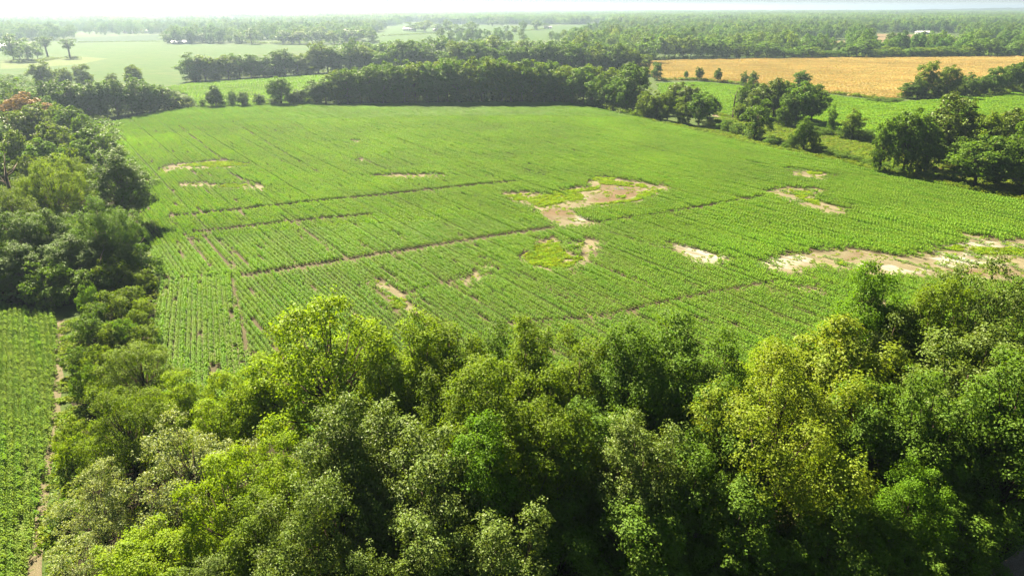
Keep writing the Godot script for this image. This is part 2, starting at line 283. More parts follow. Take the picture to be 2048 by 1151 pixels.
["olive", -42.0, -529.3, 21.6, 16.8, 11, "olive green tree, twenty-fourth from the left in the belt beyond the second field"],
["green2", -33.7, -529.3, 17.4, 17.5, 11, "mid green tree, twenty-fifth from the left in the belt beyond the second field"],
["green2", -24.4, -529.3, 22.6, 21.4, 11, "mid green tree, twenty-sixth from the left in the belt beyond the second field"],
["green2", -15.6, -529.3, 16.9, 19.3, 11, "mid green tree, twenty-seventh from the left in the belt beyond the second field"],
["green2", -7.2, -529.1, 19.0, 14.5, 11, "mid green tree, twenty-eighth from the left in the belt beyond the second field"],
["green2", 1.9, -527.7, 18.3, 21.8, 11, "mid green tree, twenty-ninth from the left in the belt beyond the second field"],
["dark", 9.1, -526.7, 19.3, 21.2, 11, "dark green tree, thirtieth from the left in the belt beyond the second field"],
["dark", 16.7, -525.5, 18.9, 19.6, 11, "dark green tree, thirty-first from the left in the belt beyond the second field"],
["dark", 26.0, -524.1, 22.3, 16.0, 11, "dark green tree, thirty-second from the left in the belt beyond the second field"],
["dark", 35.0, -522.8, 19.7, 19.5, 11, "dark green tree, thirty-third from the left in the belt beyond the second field"],
["green2", 42.9, -521.6, 19.7, 18.9, 11, "mid green tree, thirty-fourth from the left in the belt beyond the second field"],
["green2", 51.5, -520.3, 21.1, 19.1, 11, "mid green tree, thirty-fifth from the left in the belt beyond the second field"],
["olive", 59.5, -519.1, 21.1, 19.0, 11, "olive green tree, thirty-sixth from the left in the belt beyond the second field"],
["green2", 68.8, -517.7, 15.4, 16.0, 11, "mid green tree, thirty-seventh from the left in the belt beyond the second field"],
["dark", 75.6, -516.7, 20.7, 18.2, 11, "dark green tree, thirty-eighth from the left in the belt beyond the second field"],
["olive", 84.0, -515.4, 17.9, 16.0, 11, "olive green tree, thirty-ninth from the left in the belt beyond the second field"],
["olive", 92.7, -514.1, 14.0, 15.5, 11, "olive green tree, fortieth from the left in the belt beyond the second field"],
["dark", -139.9, -626.7, 14.7, 24.4, 11, "dark green tree, first from the left in the belt behind the dense far row"],
["dark", -129.5, -626.7, 18.9, 23.7, 11, "dark green tree, second from the left in the belt behind the dense far row"],
["green2", -118.4, -626.7, 16.8, 18.0, 11, "mid green tree, third from the left in the belt behind the dense far row"],
["green2", -107.1, -626.7, 19.4, 20.1, 11, "mid green tree, fourth from the left in the belt behind the dense far row"],
["olive", -98.3, -626.7, 18.4, 16.9, 11, "olive green tree, fifth from the left in the belt behind the dense far row"],
["olive", -88.9, -626.7, 18.7, 19.8, 11, "olive green tree, sixth from the left in the belt behind the dense far row"],
["dark", -79.0, -626.7, 19.8, 17.2, 11, "dark green tree, seventh from the left in the belt behind the dense far row"],
["dark", -67.9, -626.7, 21.5, 18.8, 11, "dark green tree, eighth from the left in the belt behind the dense far row"],
["green2", -57.0, -626.7, 21.2, 22.7, 11, "mid green tree, ninth from the left in the belt behind the dense far row"],
["green2", -46.3, -626.7, 19.2, 24.2, 11, "mid green tree, tenth from the left in the belt behind the dense far row"],
["olive", -38.0, -626.7, 18.2, 21.2, 11, "olive green tree, eleventh from the left in the belt behind the dense far row"],
["dark", -29.1, -626.7, 20.8, 23.0, 11, "dark green tree, twelfth from the left in the belt behind the dense far row"],
["olive", -19.8, -626.7, 21.5, 24.1, 11, "olive green tree, thirteenth from the left in the belt behind the dense far row"],
["dark", -11.7, -626.7, 20.6, 21.5, 11, "dark green tree, fourteenth from the left in the belt behind the dense far row"],
["green2", -3.7, -626.7, 18.1, 20.3, 11, "mid green tree, fifteenth from the left in the belt behind the dense far row"],
["olive", 7.5, -626.7, 19.8, 23.9, 11, "olive green tree, sixteenth from the left in the belt behind the dense far row"],
["dark", 15.7, -626.7, 19.2, 18.6, 11, "dark green tree, seventeenth from the left in the belt behind the dense far row"],
["green2", 26.8, -626.7, 20.1, 18.2, 11, "mid green tree, eighteenth from the left in the belt behind the dense far row"],
["green2", 36.7, -626.7, 19.4, 18.4, 11, "mid green tree, nineteenth from the left in the belt behind the dense far row"],
["dark", 46.2, -626.7, 21.7, 19.5, 11, "dark green tree, twentieth from the left in the belt behind the dense far row"],
["olive", 57.5, -626.7, 23.3, 16.9, 11, "olive green tree, twenty-first from the left in the belt behind the dense far row"],
["green2", 67.1, -626.7, 21.2, 20.5, 11, "mid green tree, twenty-second from the left in the belt behind the dense far row"],
["green2", 75.3, -626.7, 17.2, 20.2, 11, "mid green tree, twenty-third from the left in the belt behind the dense far row"],
["green2", 84.9, -626.7, 16.2, 24.4, 11, "mid green tree, twenty-fourth from the left in the belt behind the dense far row"],
["olive", 95.1, -626.7, 15.2, 19.5, 11, "olive green tree, twenty-fifth from the left in the belt behind the dense far row"],
["dark", 105.4, -626.7, 17.9, 24.5, 11, "dark green tree, twenty-sixth from the left in the belt behind the dense far row"],
["green2", 116.0, -626.7, 17.8, 21.7, 11, "mid green tree, twenty-seventh from the left in the belt behind the dense far row"],
["dark", 123.6, -676.1, 22.6, 21.7, 12, "dark green tree, first from the left in the tree line behind the golden field"],
["green2", 133.7, -677.2, 16.4, 18.8, 12, "mid green tree, second from the left in the tree line behind the golden field"],
["olive", 143.1, -678.3, 22.6, 18.1, 12, "olive green tree, third from the left in the tree line behind the golden field"],
["olive", 151.8, -679.2, 20.4, 24.2, 12, "olive green tree, fourth from the left in the tree line behind the golden field"],
["olive", 159.8, -680.1, 13.3, 19.2, 12, "olive green tree, fifth from the left in the tree line behind the golden field"],
["olive", 167.6, -681.0, 19.6, 17.4, 12, "olive green tree, sixth from the left in the tree line behind the golden field"],
["green2", 176.5, -682.0, 20.9, 20.7, 12, "mid green tree, seventh from the left in the tree line behind the golden field"],
["green2", 184.1, -682.9, 14.7, 17.9, 12, "mid green tree, eighth from the left in the tree line behind the golden field"],
["green2", 192.7, -683.8, 19.8, 21.7, 12, "mid green tree, ninth from the left in the tree line behind the golden field"],
["dark", 202.0, -684.9, 14.9, 22.7, 12, "dark green tree, tenth from the left in the tree line behind the golden field"],
["olive", 211.9, -686.0, 12.9, 20.8, 12, "olive green tree, eleventh from the left in the tree line behind the golden field"],
["dark", 221.7, -687.1, 13.6, 17.3, 12, "dark green tree, twelfth from the left in the tree line behind the golden field"],
["green2", 231.6, -688.2, 11.8, 18.0, 12, "mid green tree, thirteenth from the left in the tree line behind the golden field"],
["green2", 241.8, -689.3, 14.1, 24.0, 12, "mid green tree, fourteenth from the left in the tree line behind the golden field"],
["green2", 249.5, -690.2, 10.9, 22.1, 12, "mid green tree, fifteenth from the left in the tree line behind the golden field"],
["green2", 258.2, -691.2, 8.7, 17.4, 12, "mid green tree, sixteenth from the left in the tree line behind the golden field"],
["green2", 267.8, -692.2, 7.4, 21.0, 12, "mid green tree, seventeenth from the left in the tree line behind the golden field"],
["green2", 276.9, -693.3, 10.6, 24.5, 12, "mid green tree, eighteenth from the left in the tree line behind the golden field"],
["olive", 286.6, -694.4, 10.6, 23.0, 12, "olive green tree, nineteenth from the left in the tree line behind the golden field"],
["green2", 297.0, -695.5, 6.3, 19.0, 12, "mid green tree, twentieth from the left in the tree line behind the golden field"],
["dark", 305.3, -696.4, 7.3, 20.9, 12, "dark green tree, twenty-first from the left in the tree line behind the golden field"],
["green2", 313.1, -697.3, 5.9, 19.5, 12, "mid green tree, twenty-second from the left in the tree line behind the golden field"],
["green2", 322.9, -698.4, 13.1, 17.8, 12, "mid green tree, twenty-third from the left in the tree line behind the golden field"],
["green2", 331.7, -699.4, 12.9, 22.8, 12, "mid green tree, twenty-fourth from the left in the tree line behind the golden field"],
["green2", 339.3, -700.3, 19.0, 19.3, 12, "mid green tree, twenty-fifth from the left in the tree line behind the golden field"],
["olive", 349.4, -701.4, 6.9, 19.6, 12, "olive green tree, twenty-sixth from the left in the tree line behind the golden field"],
["green2", 358.7, -702.4, 8.0, 18.3, 12, "mid green tree, twenty-seventh from the left in the tree line behind the golden field"],
["olive", 367.5, -703.4, 10.0, 21.1, 12, "olive green tree, twenty-eighth from the left in the tree line behind the golden field"],
["dark", 376.9, -704.5, 6.0, 25.2, 12, "dark green tree, twenty-ninth from the left in the tree line behind the golden field"],
["green2", 388.2, -705.7, 8.3, 24.8, 12, "mid green tree, thirtieth from the left in the tree line behind the golden field"],
["olive", 396.2, -706.6, 9.8, 23.5, 12, "olive green tree, thirty-first from the left in the tree line behind the golden field"],
["olive", 407.4, -707.9, 9.5, 24.1, 12, "olive green tree, thirty-second from the left in the tree line behind the golden field"],
["dark", 418.4, -709.1, 6.3, 19.4, 12, "dark green tree, thirty-third from the left in the tree line behind the golden field"],
["dark", 427.7, -710.2, 9.3, 25.2, 12, "dark green tree, thirty-fourth from the left in the tree line behind the golden field"],
["dark", 437.0, -711.2, 6.1, 20.9, 12, "dark green tree, thirty-fifth from the left in the tree line behind the golden field"],
["olive", 446.0, -712.2, 10.3, 17.5, 12, "olive green tree, thirty-sixth from the left in the tree line behind the golden field"],
["green2", 457.0, -713.4, 17.9, 25.1, 12, "mid green tree, thirty-seventh from the left in the tree line behind the golden field"],
["dark", 468.2, -714.7, 16.0, 20.6, 12, "dark green tree, thirty-eighth from the left in the tree line behind the golden field"],
["dark", 477.6, -715.8, 9.9, 18.3, 12, "dark green tree, thirty-ninth from the left in the tree line behind the golden field"],
["green2", 488.4, -717.0, 10.0, 20.0, 12, "mid green tree, fortieth from the left in the tree line behind the golden field"],
["green2", 499.5, -718.2, 15.9, 25.3, 12, "mid green tree, forty-first from the left in the tree line behind the golden field"],
["olive", 511.1, -719.5, 14.3, 20.3, 12, "olive green tree, forty-second from the left in the tree line behind the golden field"],
["dark", -445.9, -650.5, 25.1, 21.3, 13, "dark green tree, first from the left in the clump on the far left field"],
["dark", -426.0, -638.4, 17.3, 19.2, 13, "dark green tree, third from the left in the clump on the far left field"],
["open", -449.0, -703.7, 19.9, 17.3, 13, "tall bare-trunked tree, fifth from the left in the clump on the far left field"],
["open", -414.9, -682.8, 18.9, 16.8, 13, "tall bare-trunked tree, sixth from the left in the clump on the far left field"],
["dark", -441.1, -676.1, 16.6, 13.9, 13, "dark green tree, fourth from the left in the clump on the far left field"],
["dark", -457.4, -676.1, 18.7, 23.1, 13, "dark green tree, second from the left in the clump on the far left field"],
["dark", -454.1, -969.0, 13.0, 18.2, 14, "dark green tree, first from the left in front of the most distant wood"],
["dark", -452.0, -1011.0, 7.1, 8.3, 14, "dark green tree, second from the left in front of the most distant wood"],
["dark", -414.8, -982.6, 13.8, 24.0, 14, "dark green tree, third from the left in front of the most distant wood"],
["dark", -393.3, -982.6, 12.6, 14.4, 14, "dark green tree, fourth from the left in front of the most distant wood"],
["dark", -359.5, -969.0, 14.2, 19.0, 14, "dark green tree, fifth from the left in front of the most distant wood"],
["dark", -339.7, -955.7, 18.9, 24.9, 14, "dark green tree, sixth from the left in front of the most distant wood"],
["dark", -298.6, -955.7, 18.9, 26.5, 14, "dark green tree, seventh from the left in front of the most distant wood"],
["olive", -276.5, -955.7, 18.3, 28.0, 14, "olive green tree, ninth from the left in front of the most distant wood"],
["dark", -250.4, -955.7, 17.7, 23.4, 14, "dark green tree, eleventh from the left in front of the most distant wood"],
["olive", -232.1, -955.7, 15.9, 20.3, 14, "olive green tree, twelfth from the left in front of the most distant wood"],
["dark", -210.4, -982.6, 20.7, 44.8, 14, "dark green tree, thirteenth from the left in front of the most distant wood"],
["dark", -189.6, -996.6, 17.8, 17.8, 14, "dark green tree, fourteenth from the left in front of the most distant wood"],
["dark", -286.3, -955.7, 17.1, 18.7, 14, "dark green tree, eighth from the left in front of the most distant wood"],
["dark", -260.2, -955.7, 17.1, 18.7, 14, "dark green tree, tenth from the left in front of the most distant wood"],
["dark", -190.4, -1447.8, 19.2, 41.1, 15, "dark green tree, first from the left on the distant middle pasture"],
["olive", -167.4, -1418.8, 21.5, 38.3, 15, "olive green tree, second from the left on the distant middle pasture"],
["dark", -140.6, -1390.9, 16.7, 32.0, 15, "dark green tree, third from the left on the distant middle pasture"],
["dark", -113.2, -1313.3, 23.3, 23.1, 15, "dark green tree, fourth from the left on the distant middle pasture"],
["dark", -90.4, -1243.8, 19.7, 33.6, 15, "dark green tree, fifth from the left on the distant middle pasture"],
["dark", -65.6, -1222.2, 23.2, 24.8, 15, "dark green tree, sixth from the left on the distant middle pasture"],
["dark", -53.1, -1222.2, 10.9, 11.6, 15, "dark green tree, seventh from the left on the distant middle pasture"],
["dark", -10.9, -1338.2, 13.6, 12.7, 15, "dark green tree, tenth from the left on the distant middle pasture"],
["olive", 5.3, -1313.3, 15.0, 16.0, 15, "olive green tree, eleventh from the left on the distant middle pasture"],
["dark", 19.3, -1289.3, 22.9, 15.7, 15, "dark green tree, twelfth from the left on the distant middle pasture"],
["dark", 50.2, -1542.5, 21.4, 27.1, 15, "dark green tree, thirteenth from the left on the distant middle pasture"],
["dark", 74.2, -1612.6, 12.2, 19.6, 15, "dark green tree, fourteenth from the left on the distant middle pasture"],
["dark", 123.6, -1390.9, 10.6, 16.9, 15, "dark green tree, fifteenth from the left on the distant middle pasture"],
["dark", 144.4, -1364.0, 8.7, 22.2, 15, "dark green tree, sixteenth from the left on the distant middle pasture"],
["dark", 167.9, -1390.9, 13.2, 24.5, 15, "dark green tree, seventeenth from the left on the distant middle pasture"],
["dark", -49.2, -1866.9, 14.1, 35.3, 15, "dark green tree, eighth from the left on the distant middle pasture"],
["dark", -24.0, -1866.9, 16.5, 32.7, 15, "dark green tree, ninth from the left on the distant middle pasture"],
["green_shrub", -67.0, -100.1, 4.5, 3.8, 16, "fresh green shrub, tenth from the left in the overgrown strip beside the left field"],
["olive_shrub", -61.7, -97.4, 4.5, 6.4, 16, "olive green shrub, fifteenth from the left in the overgrown strip beside the left field"],
["dark_shrub", -61.0, -90.2, 4.0, 5.5, 16, "dark green shrub, seventh from the left in the overgrown strip beside the left field"],
["olive_shrub", -56.8, -88.4, 3.6, 4.7, 16, "olive green shrub, twelfth from the left in the overgrown strip beside the left field"],
["green_shrub", -54.8, -88.9, 4.0, 4.0, 16, "fresh green shrub, seventeenth from the left in the overgrown strip beside the left field"],
["olive_shrub", -52.5, -88.1, 3.4, 4.7, 16, "olive green shrub, twentieth from the left in the overgrown strip beside the left field"],
["dark_shrub", -57.2, -80.8, 3.4, 3.7, 16, "dark green shrub, fifth from the left in the overgrown strip beside the left field"],
["olive_shrub", -53.1, -79.1, 5.0, 4.5, 16, "olive green shrub, eighth from the left in the overgrown strip beside the left field"],
["dark_shrub", -52.0, -73.1, 5.0, 4.0, 16, "dark green shrub, fourth from the left in the overgrown strip beside the left field"],
["olive_shrub", -49.0, -73.1, 5.0, 4.2, 16, "olive green shrub, ninth from the left in the overgrown strip beside the left field"],
["olive_shrub", -67.1, -108.3, 6.0, 7.5, 16, "olive green shrub, sixteenth from the left in the overgrown strip beside the left field"],
["green2_shrub", -66.1, -115.0, 6.0, 7.4, 16, "mid green shrub, twenty-third from the left in the overgrown strip beside the left field"],
["olive_shrub", -62.1, -108.9, 4.0, 5.1, 16, "olive green shrub, twenty-fourth from the left in the overgrown strip beside the left field"],
["olive_shrub", -61.0, -101.1, 4.0, 5.5, 16, "olive green shrub, eighteenth from the left in the overgrown strip beside the left field"],
["lwlime_shrub", -57.1, -98.4, 3.0, 3.9, 16, "light green shrub, twenty-second from the left in the overgrown strip beside the left field"],
["olive_shrub", -56.7, -94.6, 3.0, 3.7, 16, "olive green shrub, nineteenth from the left in the overgrown strip beside the left field"],
["dark_shrub", -62.4, -93.8, 4.0, 4.5, 16, "dark green shrub, eleventh from the left in the overgrown strip beside the left field"],
["olive_shrub", -50.5, -79.6, 4.0, 3.9, 16, "olive green shrub, fourteenth from the left in the overgrown strip beside the left field"],
["olive_shrub", -47.3, -63.3, 4.0, 3.8, 16, "olive green shrub, third from the left in the overgrown strip beside the left field"],
["olive_shrub", -42.0, -59.3, 6.0, 4.6, 16, "olive green shrub, sixth from the left in the overgrown strip beside the left field"],
["lime_shrub", -46.2, -60.4, 3.5, 3.1, 16, "bright yellow-green shrub, second from the left in the overgrown strip beside the left field"],
["olive_shrub", -48.5, -83.0, 3.0, 2.7, 16, "olive green shrub, twenty-first from the left in the overgrown strip beside the left field"],
["dark_shrub", -41.2, -64.1, 6.0, 3.8, 16, "dark green shrub, thirteenth from the left in the overgrown strip beside the left field"],
["green_shrub", -41.5, -51.6, 3.0, 2.8, 16, "fresh green shrub, first from the left in the overgrown strip beside the left field"],
["green2_shrub", 84.2, -273.7, 4.2, 7.8, 17, "mid green shrub, third from the left among the brush right of the main field"],
["dark_shrub", 86.6, -266.8, 4.1, 6.8, 17, "dark green shrub, fourth from the left among the brush right of the main field"],
["green2_shrub", 83.3, -280.9, 3.1, 6.0, 17, "mid green shrub, second from the left among the brush right of the main field"],
["dark_shrub", 103.0, -231.5, 2.6, 6.0, 17, "dark green shrub, eighth from the left among the brush right of the main field"],
["dark_shrub", 104.2, -226.4, 2.1, 6.5, 17, "dark green shrub, tenth from the left among the brush right of the main field"],
["dark_shrub", 106.2, -220.0, 2.2, 7.0, 17, "dark green shrub, eleventh from the left among the brush right of the main field"],
["dark_shrub", 108.1, -215.4, 1.9, 6.2, 17, "dark green shrub, twelfth from the left among the brush right of the main field"],
["green2_shrub", 109.5, -210.2, 2.0, 6.1, 17, "mid green shrub, fourteenth from the left among the brush right of the main field"],
["green2_shrub", 111.7, -205.3, 1.8, 5.4, 17, "mid green shrub, seventeenth from the left among the brush right of the main field"],
["dark_shrub", 80.6, -285.9, 2.8, 6.1, 17, "dark green shrub, first from the left among the brush right of the main field"],
["green2_shrub", 94.1, -236.7, 3.0, 5.1, 17, "mid green shrub, sixth from the left among the brush right of the main field"],
["green2_shrub", 92.2, -246.0, 2.8, 7.1, 17, "mid green shrub, fifth from the left among the brush right of the main field"],
["green2_shrub", 113.4, -199.9, 1.7, 5.2, 17, "mid green shrub, eighteenth from the left among the brush right of the main field"],
["green2_shrub", 117.9, -192.3, 2.2, 5.6, 17, "mid green shrub, nineteenth from the left among the brush right of the main field"],
["dark_shrub", 121.4, -188.7, 1.6, 5.5, 17, "dark green shrub, twentieth from the left among the brush right of the main field"],
["dark_shrub", 130.1, -257.1, 3.4, 9.2, 17, "dark green shrub, thirteenth from the left among the brush right of the main field"],
["dark_shrub", 119.5, -264.6, 2.4, 7.6, 17, "dark green shrub, ninth from the left among the brush right of the main field"],
["dark_shrub", 117.5, -271.4, 2.3, 7.7, 17, "dark green shrub, seventh from the left among the brush right of the main field"],
["dark_shrub", 187.9, -360.6, 2.4, 15.2, 17, "dark green shrub, fifteenth from the left among the brush right of the main field"],
["dark_shrub", 196.6, -362.6, 2.0, 7.6, 17, "dark green shrub, sixteenth from the left among the brush right of the main field"],
]
const AREA := {
"main_field": [Vector2(-45.3, -66.4), Vector2(-51.4, -88.2), Vector2(-59.0, -105.4), Vector2(-62.5, -114.0), Vector2(-71.0, -129.3), Vector2(-82.8, -147.9), Vector2(-95.0, -169.4), Vector2(-110.0, -197.3), Vector2(-123.4, -218.4), Vector2(-140.4, -244.1), Vector2(-160.7, -278.5), Vector2(-167.6, -295.1), Vector2(-163.9, -320.0), Vector2(-152.5, -338.3), Vector2(-114.7, -351.0), Vector2(-79.7, -349.1), Vector2(-31.1, -356.7), Vector2(26.6, -356.7), Vector2(37.4, -340.0), Vector2(57.6, -304.9), Vector2(73.5, -273.7), Vector2(82.2, -250.9), Vector2(95.3, -228.9), Vector2(104.4, -212.4), Vector2(111.2, -198.6), Vector2(115.8, -191.1), Vector2(128.0, -168.5), Vector2(138.0, -149.9), Vector2(118.1, -105.4), Vector2(80.1, -67.4), Vector2(37.9, -65.5), Vector2(-1.3, -65.5)],
"side_block": [Vector2(-45.3, -66.4), Vector2(-51.4, -88.2), Vector2(-62.5, -113.8), Vector2(-55.9, -115.5), Vector2(-51.0, -117.2), Vector2(-44.9, -103.8), Vector2(-40.1, -93.1), Vector2(-34.7, -81.6), Vector2(-26.0, -65.5)],
"left_field": [Vector2(-98.1, -105.4), Vector2(-83.2, -103.2), Vector2(-71.9, -99.0), Vector2(-64.6, -87.4), Vector2(-53.5, -68.5), Vector2(-48.7, -59.2), Vector2(-40.6, -43.9), Vector2(-51.0, -43.9)],
"second_field": [Vector2(-207.4, -428.2), Vector2(-202.5, -451.3), Vector2(-159.3, -494.5), Vector2(-121.5, -525.2), Vector2(-108.2, -513.3), Vector2(-110.7, -477.0), Vector2(-100.9, -354.8), Vector2(-115.9, -354.8), Vector2(-151.2, -343.6), Vector2(-155.6, -347.2), Vector2(-177.2, -392.8)],
"right_field": [Vector2(92.4, -451.3), Vector2(126.1, -457.5), Vector2(142.3, -428.2), Vector2(169.5, -392.8), Vector2(191.3, -354.8), Vector2(233.1, -379.3), Vector2(288.3, -402.3), Vector2(335.4, -422.8), Vector2(199.4, -235.0), Vector2(157.1, -211.0), Vector2(140.7, -221.6), Vector2(131.5, -256.0), Vector2(120.2, -278.5), Vector2(111.0, -291.1), Vector2(94.2, -320.0), Vector2(77.6, -360.6)],
"gold_field": [Vector2(104.4, -615.4), Vector2(118.0, -644.4), Vector2(214.0, -682.8), Vector2(326.7, -703.7), Vector2(510.9, -718.4), Vector2(397.8, -555.3), Vector2(307.0, -477.0), Vector2(208.8, -383.7), Vector2(193.8, -375.0), Vector2(175.5, -407.3), Vector2(147.7, -445.3), Vector2(124.7, -477.0), Vector2(97.5, -477.0), Vector2(102.0, -533.5)],
"strip": [Vector2(93.3, -316.9), Vector2(109.2, -285.9), Vector2(118.3, -273.7), Vector2(128.6, -249.9), Vector2(137.9, -216.9), Vector2(153.3, -205.3), Vector2(169.7, -197.3), Vector2(138.0, -149.9), Vector2(128.0, -168.5), Vector2(115.8, -191.1), Vector2(111.2, -198.6), Vector2(104.4, -212.4), Vector2(95.3, -228.9), Vector2(82.2, -250.9), Vector2(73.5, -273.7)],
"dry_strip": [Vector2(126.5, -235.0), Vector2(136.6, -214.6), Vector2(150.0, -200.6), Vector2(158.2, -197.3), Vector2(143.3, -177.0), Vector2(138.7, -184.1), Vector2(125.7, -196.1), Vector2(117.6, -211.0)],
"far_left_field": [Vector2(-531.8, -676.1), Vector2(-608.8, -820.6), Vector2(-671.6, -1142.8), Vector2(-586.4, -1243.8), Vector2(-452.5, -955.7), Vector2(-272.8, -942.8), Vector2(-176.9, -982.6), Vector2(-200.5, -906.1), Vector2(-243.7, -766.2), Vector2(-278.4, -632.5), Vector2(-205.6, -451.3), Vector2(-204.9, -422.8), Vector2(-314.8, -392.8)],
"far_left_band": [Vector2(-684.8, -1152.2), Vector2(-602.1, -1277.6), Vector2(-489.3, -1277.6), Vector2(-452.9, -1181.2), Vector2(-507.0, -1072.9), Vector2(-585.6, -982.6)],
"far_mid_field": [Vector2(-200.5, -906.1), Vector2(-244.3, -1364.0), Vector2(-329.6, -2085.6), Vector2(-281.4, -2148.4), Vector2(-85.2, -1970.2), Vector2(93.5, -1819.1), Vector2(271.5, -2286.0), Vector2(294.2, -1970.2), Vector2(161.3, -1478.1), Vector2(94.9, -1106.8), Vector2(-83.1, -982.6)],
"tan_one": [Vector2(405.7, -1041.1), Vector2(479.3, -1056.8), Vector2(428.5, -942.8), Vector2(358.5, -918.0)],
"tan_two": [Vector2(663.8, -1338.2), Vector2(705.5, -1289.3), Vector2(744.4, -1243.8), Vector2(617.4, -1011.0), Vector2(476.7, -955.7)],
"tan_three": [Vector2(1188.3, -1819.1), Vector2(1194.9, -1773.8), Vector2(1063.5, -1576.8), Vector2(1031.5, -1576.8)],
"green_one": [Vector2(326.7, -906.1), Vector2(391.2, -930.3), Vector2(340.9, -801.6), Vector2(277.3, -766.2)],
"far_green_two": [Vector2(1448.7, -3523.4), Vector2(1555.4, -3523.4), Vector2(1203.0, -2721.1), Vector2(1120.5, -2721.1)],
"far_green_three": [Vector2(1460.1, -3071.0), Vector2(1501.5, -3071.0), Vector2(1237.9, -2528.7), Vector2(1203.8, -2528.7)],
"far_green_four": [Vector2(285.6, -2215.1), Vector2(318.3, -2085.6), Vector2(258.4, -1689.4), Vector2(208.5, -1612.6)],
"far_green_five": [Vector2(376.4, -1819.1), Vector2(401.0, -1819.1), Vector2(355.9, -1612.6), Vector2(334.1, -1612.6)],
"clear_one": [Vector2(413.5, -1072.9), Vector2(490.2, -1072.9), Vector2(352.4, -766.2), Vector2(297.2, -766.2)],
"clear_two": [Vector2(670.0, -1364.0), Vector2(774.7, -1266.1), Vector2(508.8, -820.6), Vector2(402.1, -820.6)],
"rough_patch": [Vector2(-458.4, -650.5), Vector2(-457.4, -676.1), Vector2(-431.0, -718.4), Vector2(-379.7, -682.8), Vector2(-366.5, -615.4), Vector2(-382.3, -574.0), Vector2(-399.5, -564.5)],
"pale_left": [Vector2(-2212.0, -3208.4), Vector2(-1974.3, -3208.4), Vector2(-1741.9, -2828.6), Vector2(-1951.6, -2828.6)],
"pale_mid": [Vector2(-1391.1, -3208.4), Vector2(-1313.5, -3523.4), Vector2(-1121.9, -3006.6), Vector2(-1227.4, -2828.6)],
"left_wood_floor": [Vector2(-435.6, -513.3), Vector2(-299.7, -477.0), Vector2(-173.5, -302.1), Vector2(-112.5, -203.9), Vector2(-86.2, -155.9), Vector2(-79.3, -137.3), Vector2(-71.0, -114.5), Vector2(-69.1, -105.4), Vector2(-74.6, -102.3), Vector2(-101.4, -105.4)],
"wood_floor": [Vector2(-38.3, -38.1), Vector2(-38.7, -43.9), Vector2(-46.0, -58.4), Vector2(-51.2, -68.5), Vector2(-66.5, -95.7), Vector2(-73.2, -114.5), Vector2(-79.3, -137.3), Vector2(-62.6, -113.8), Vector2(-51.4, -88.2), Vector2(-45.3, -66.4), Vector2(-1.3, -65.5), Vector2(37.9, -65.5), Vector2(80.1, -67.4), Vector2(54.0, -40.4), Vector2(46.4, -49.4), Vector2(36.5, -43.9), Vector2(17.7, -37.3)],
"bottom_road": [Vector2(35.4, -42.9), Vector2(46.1, -49.0), Vector2(76.5, -59.2), Vector2(82.5, -55.3), Vector2(42.6, -40.9)],
}
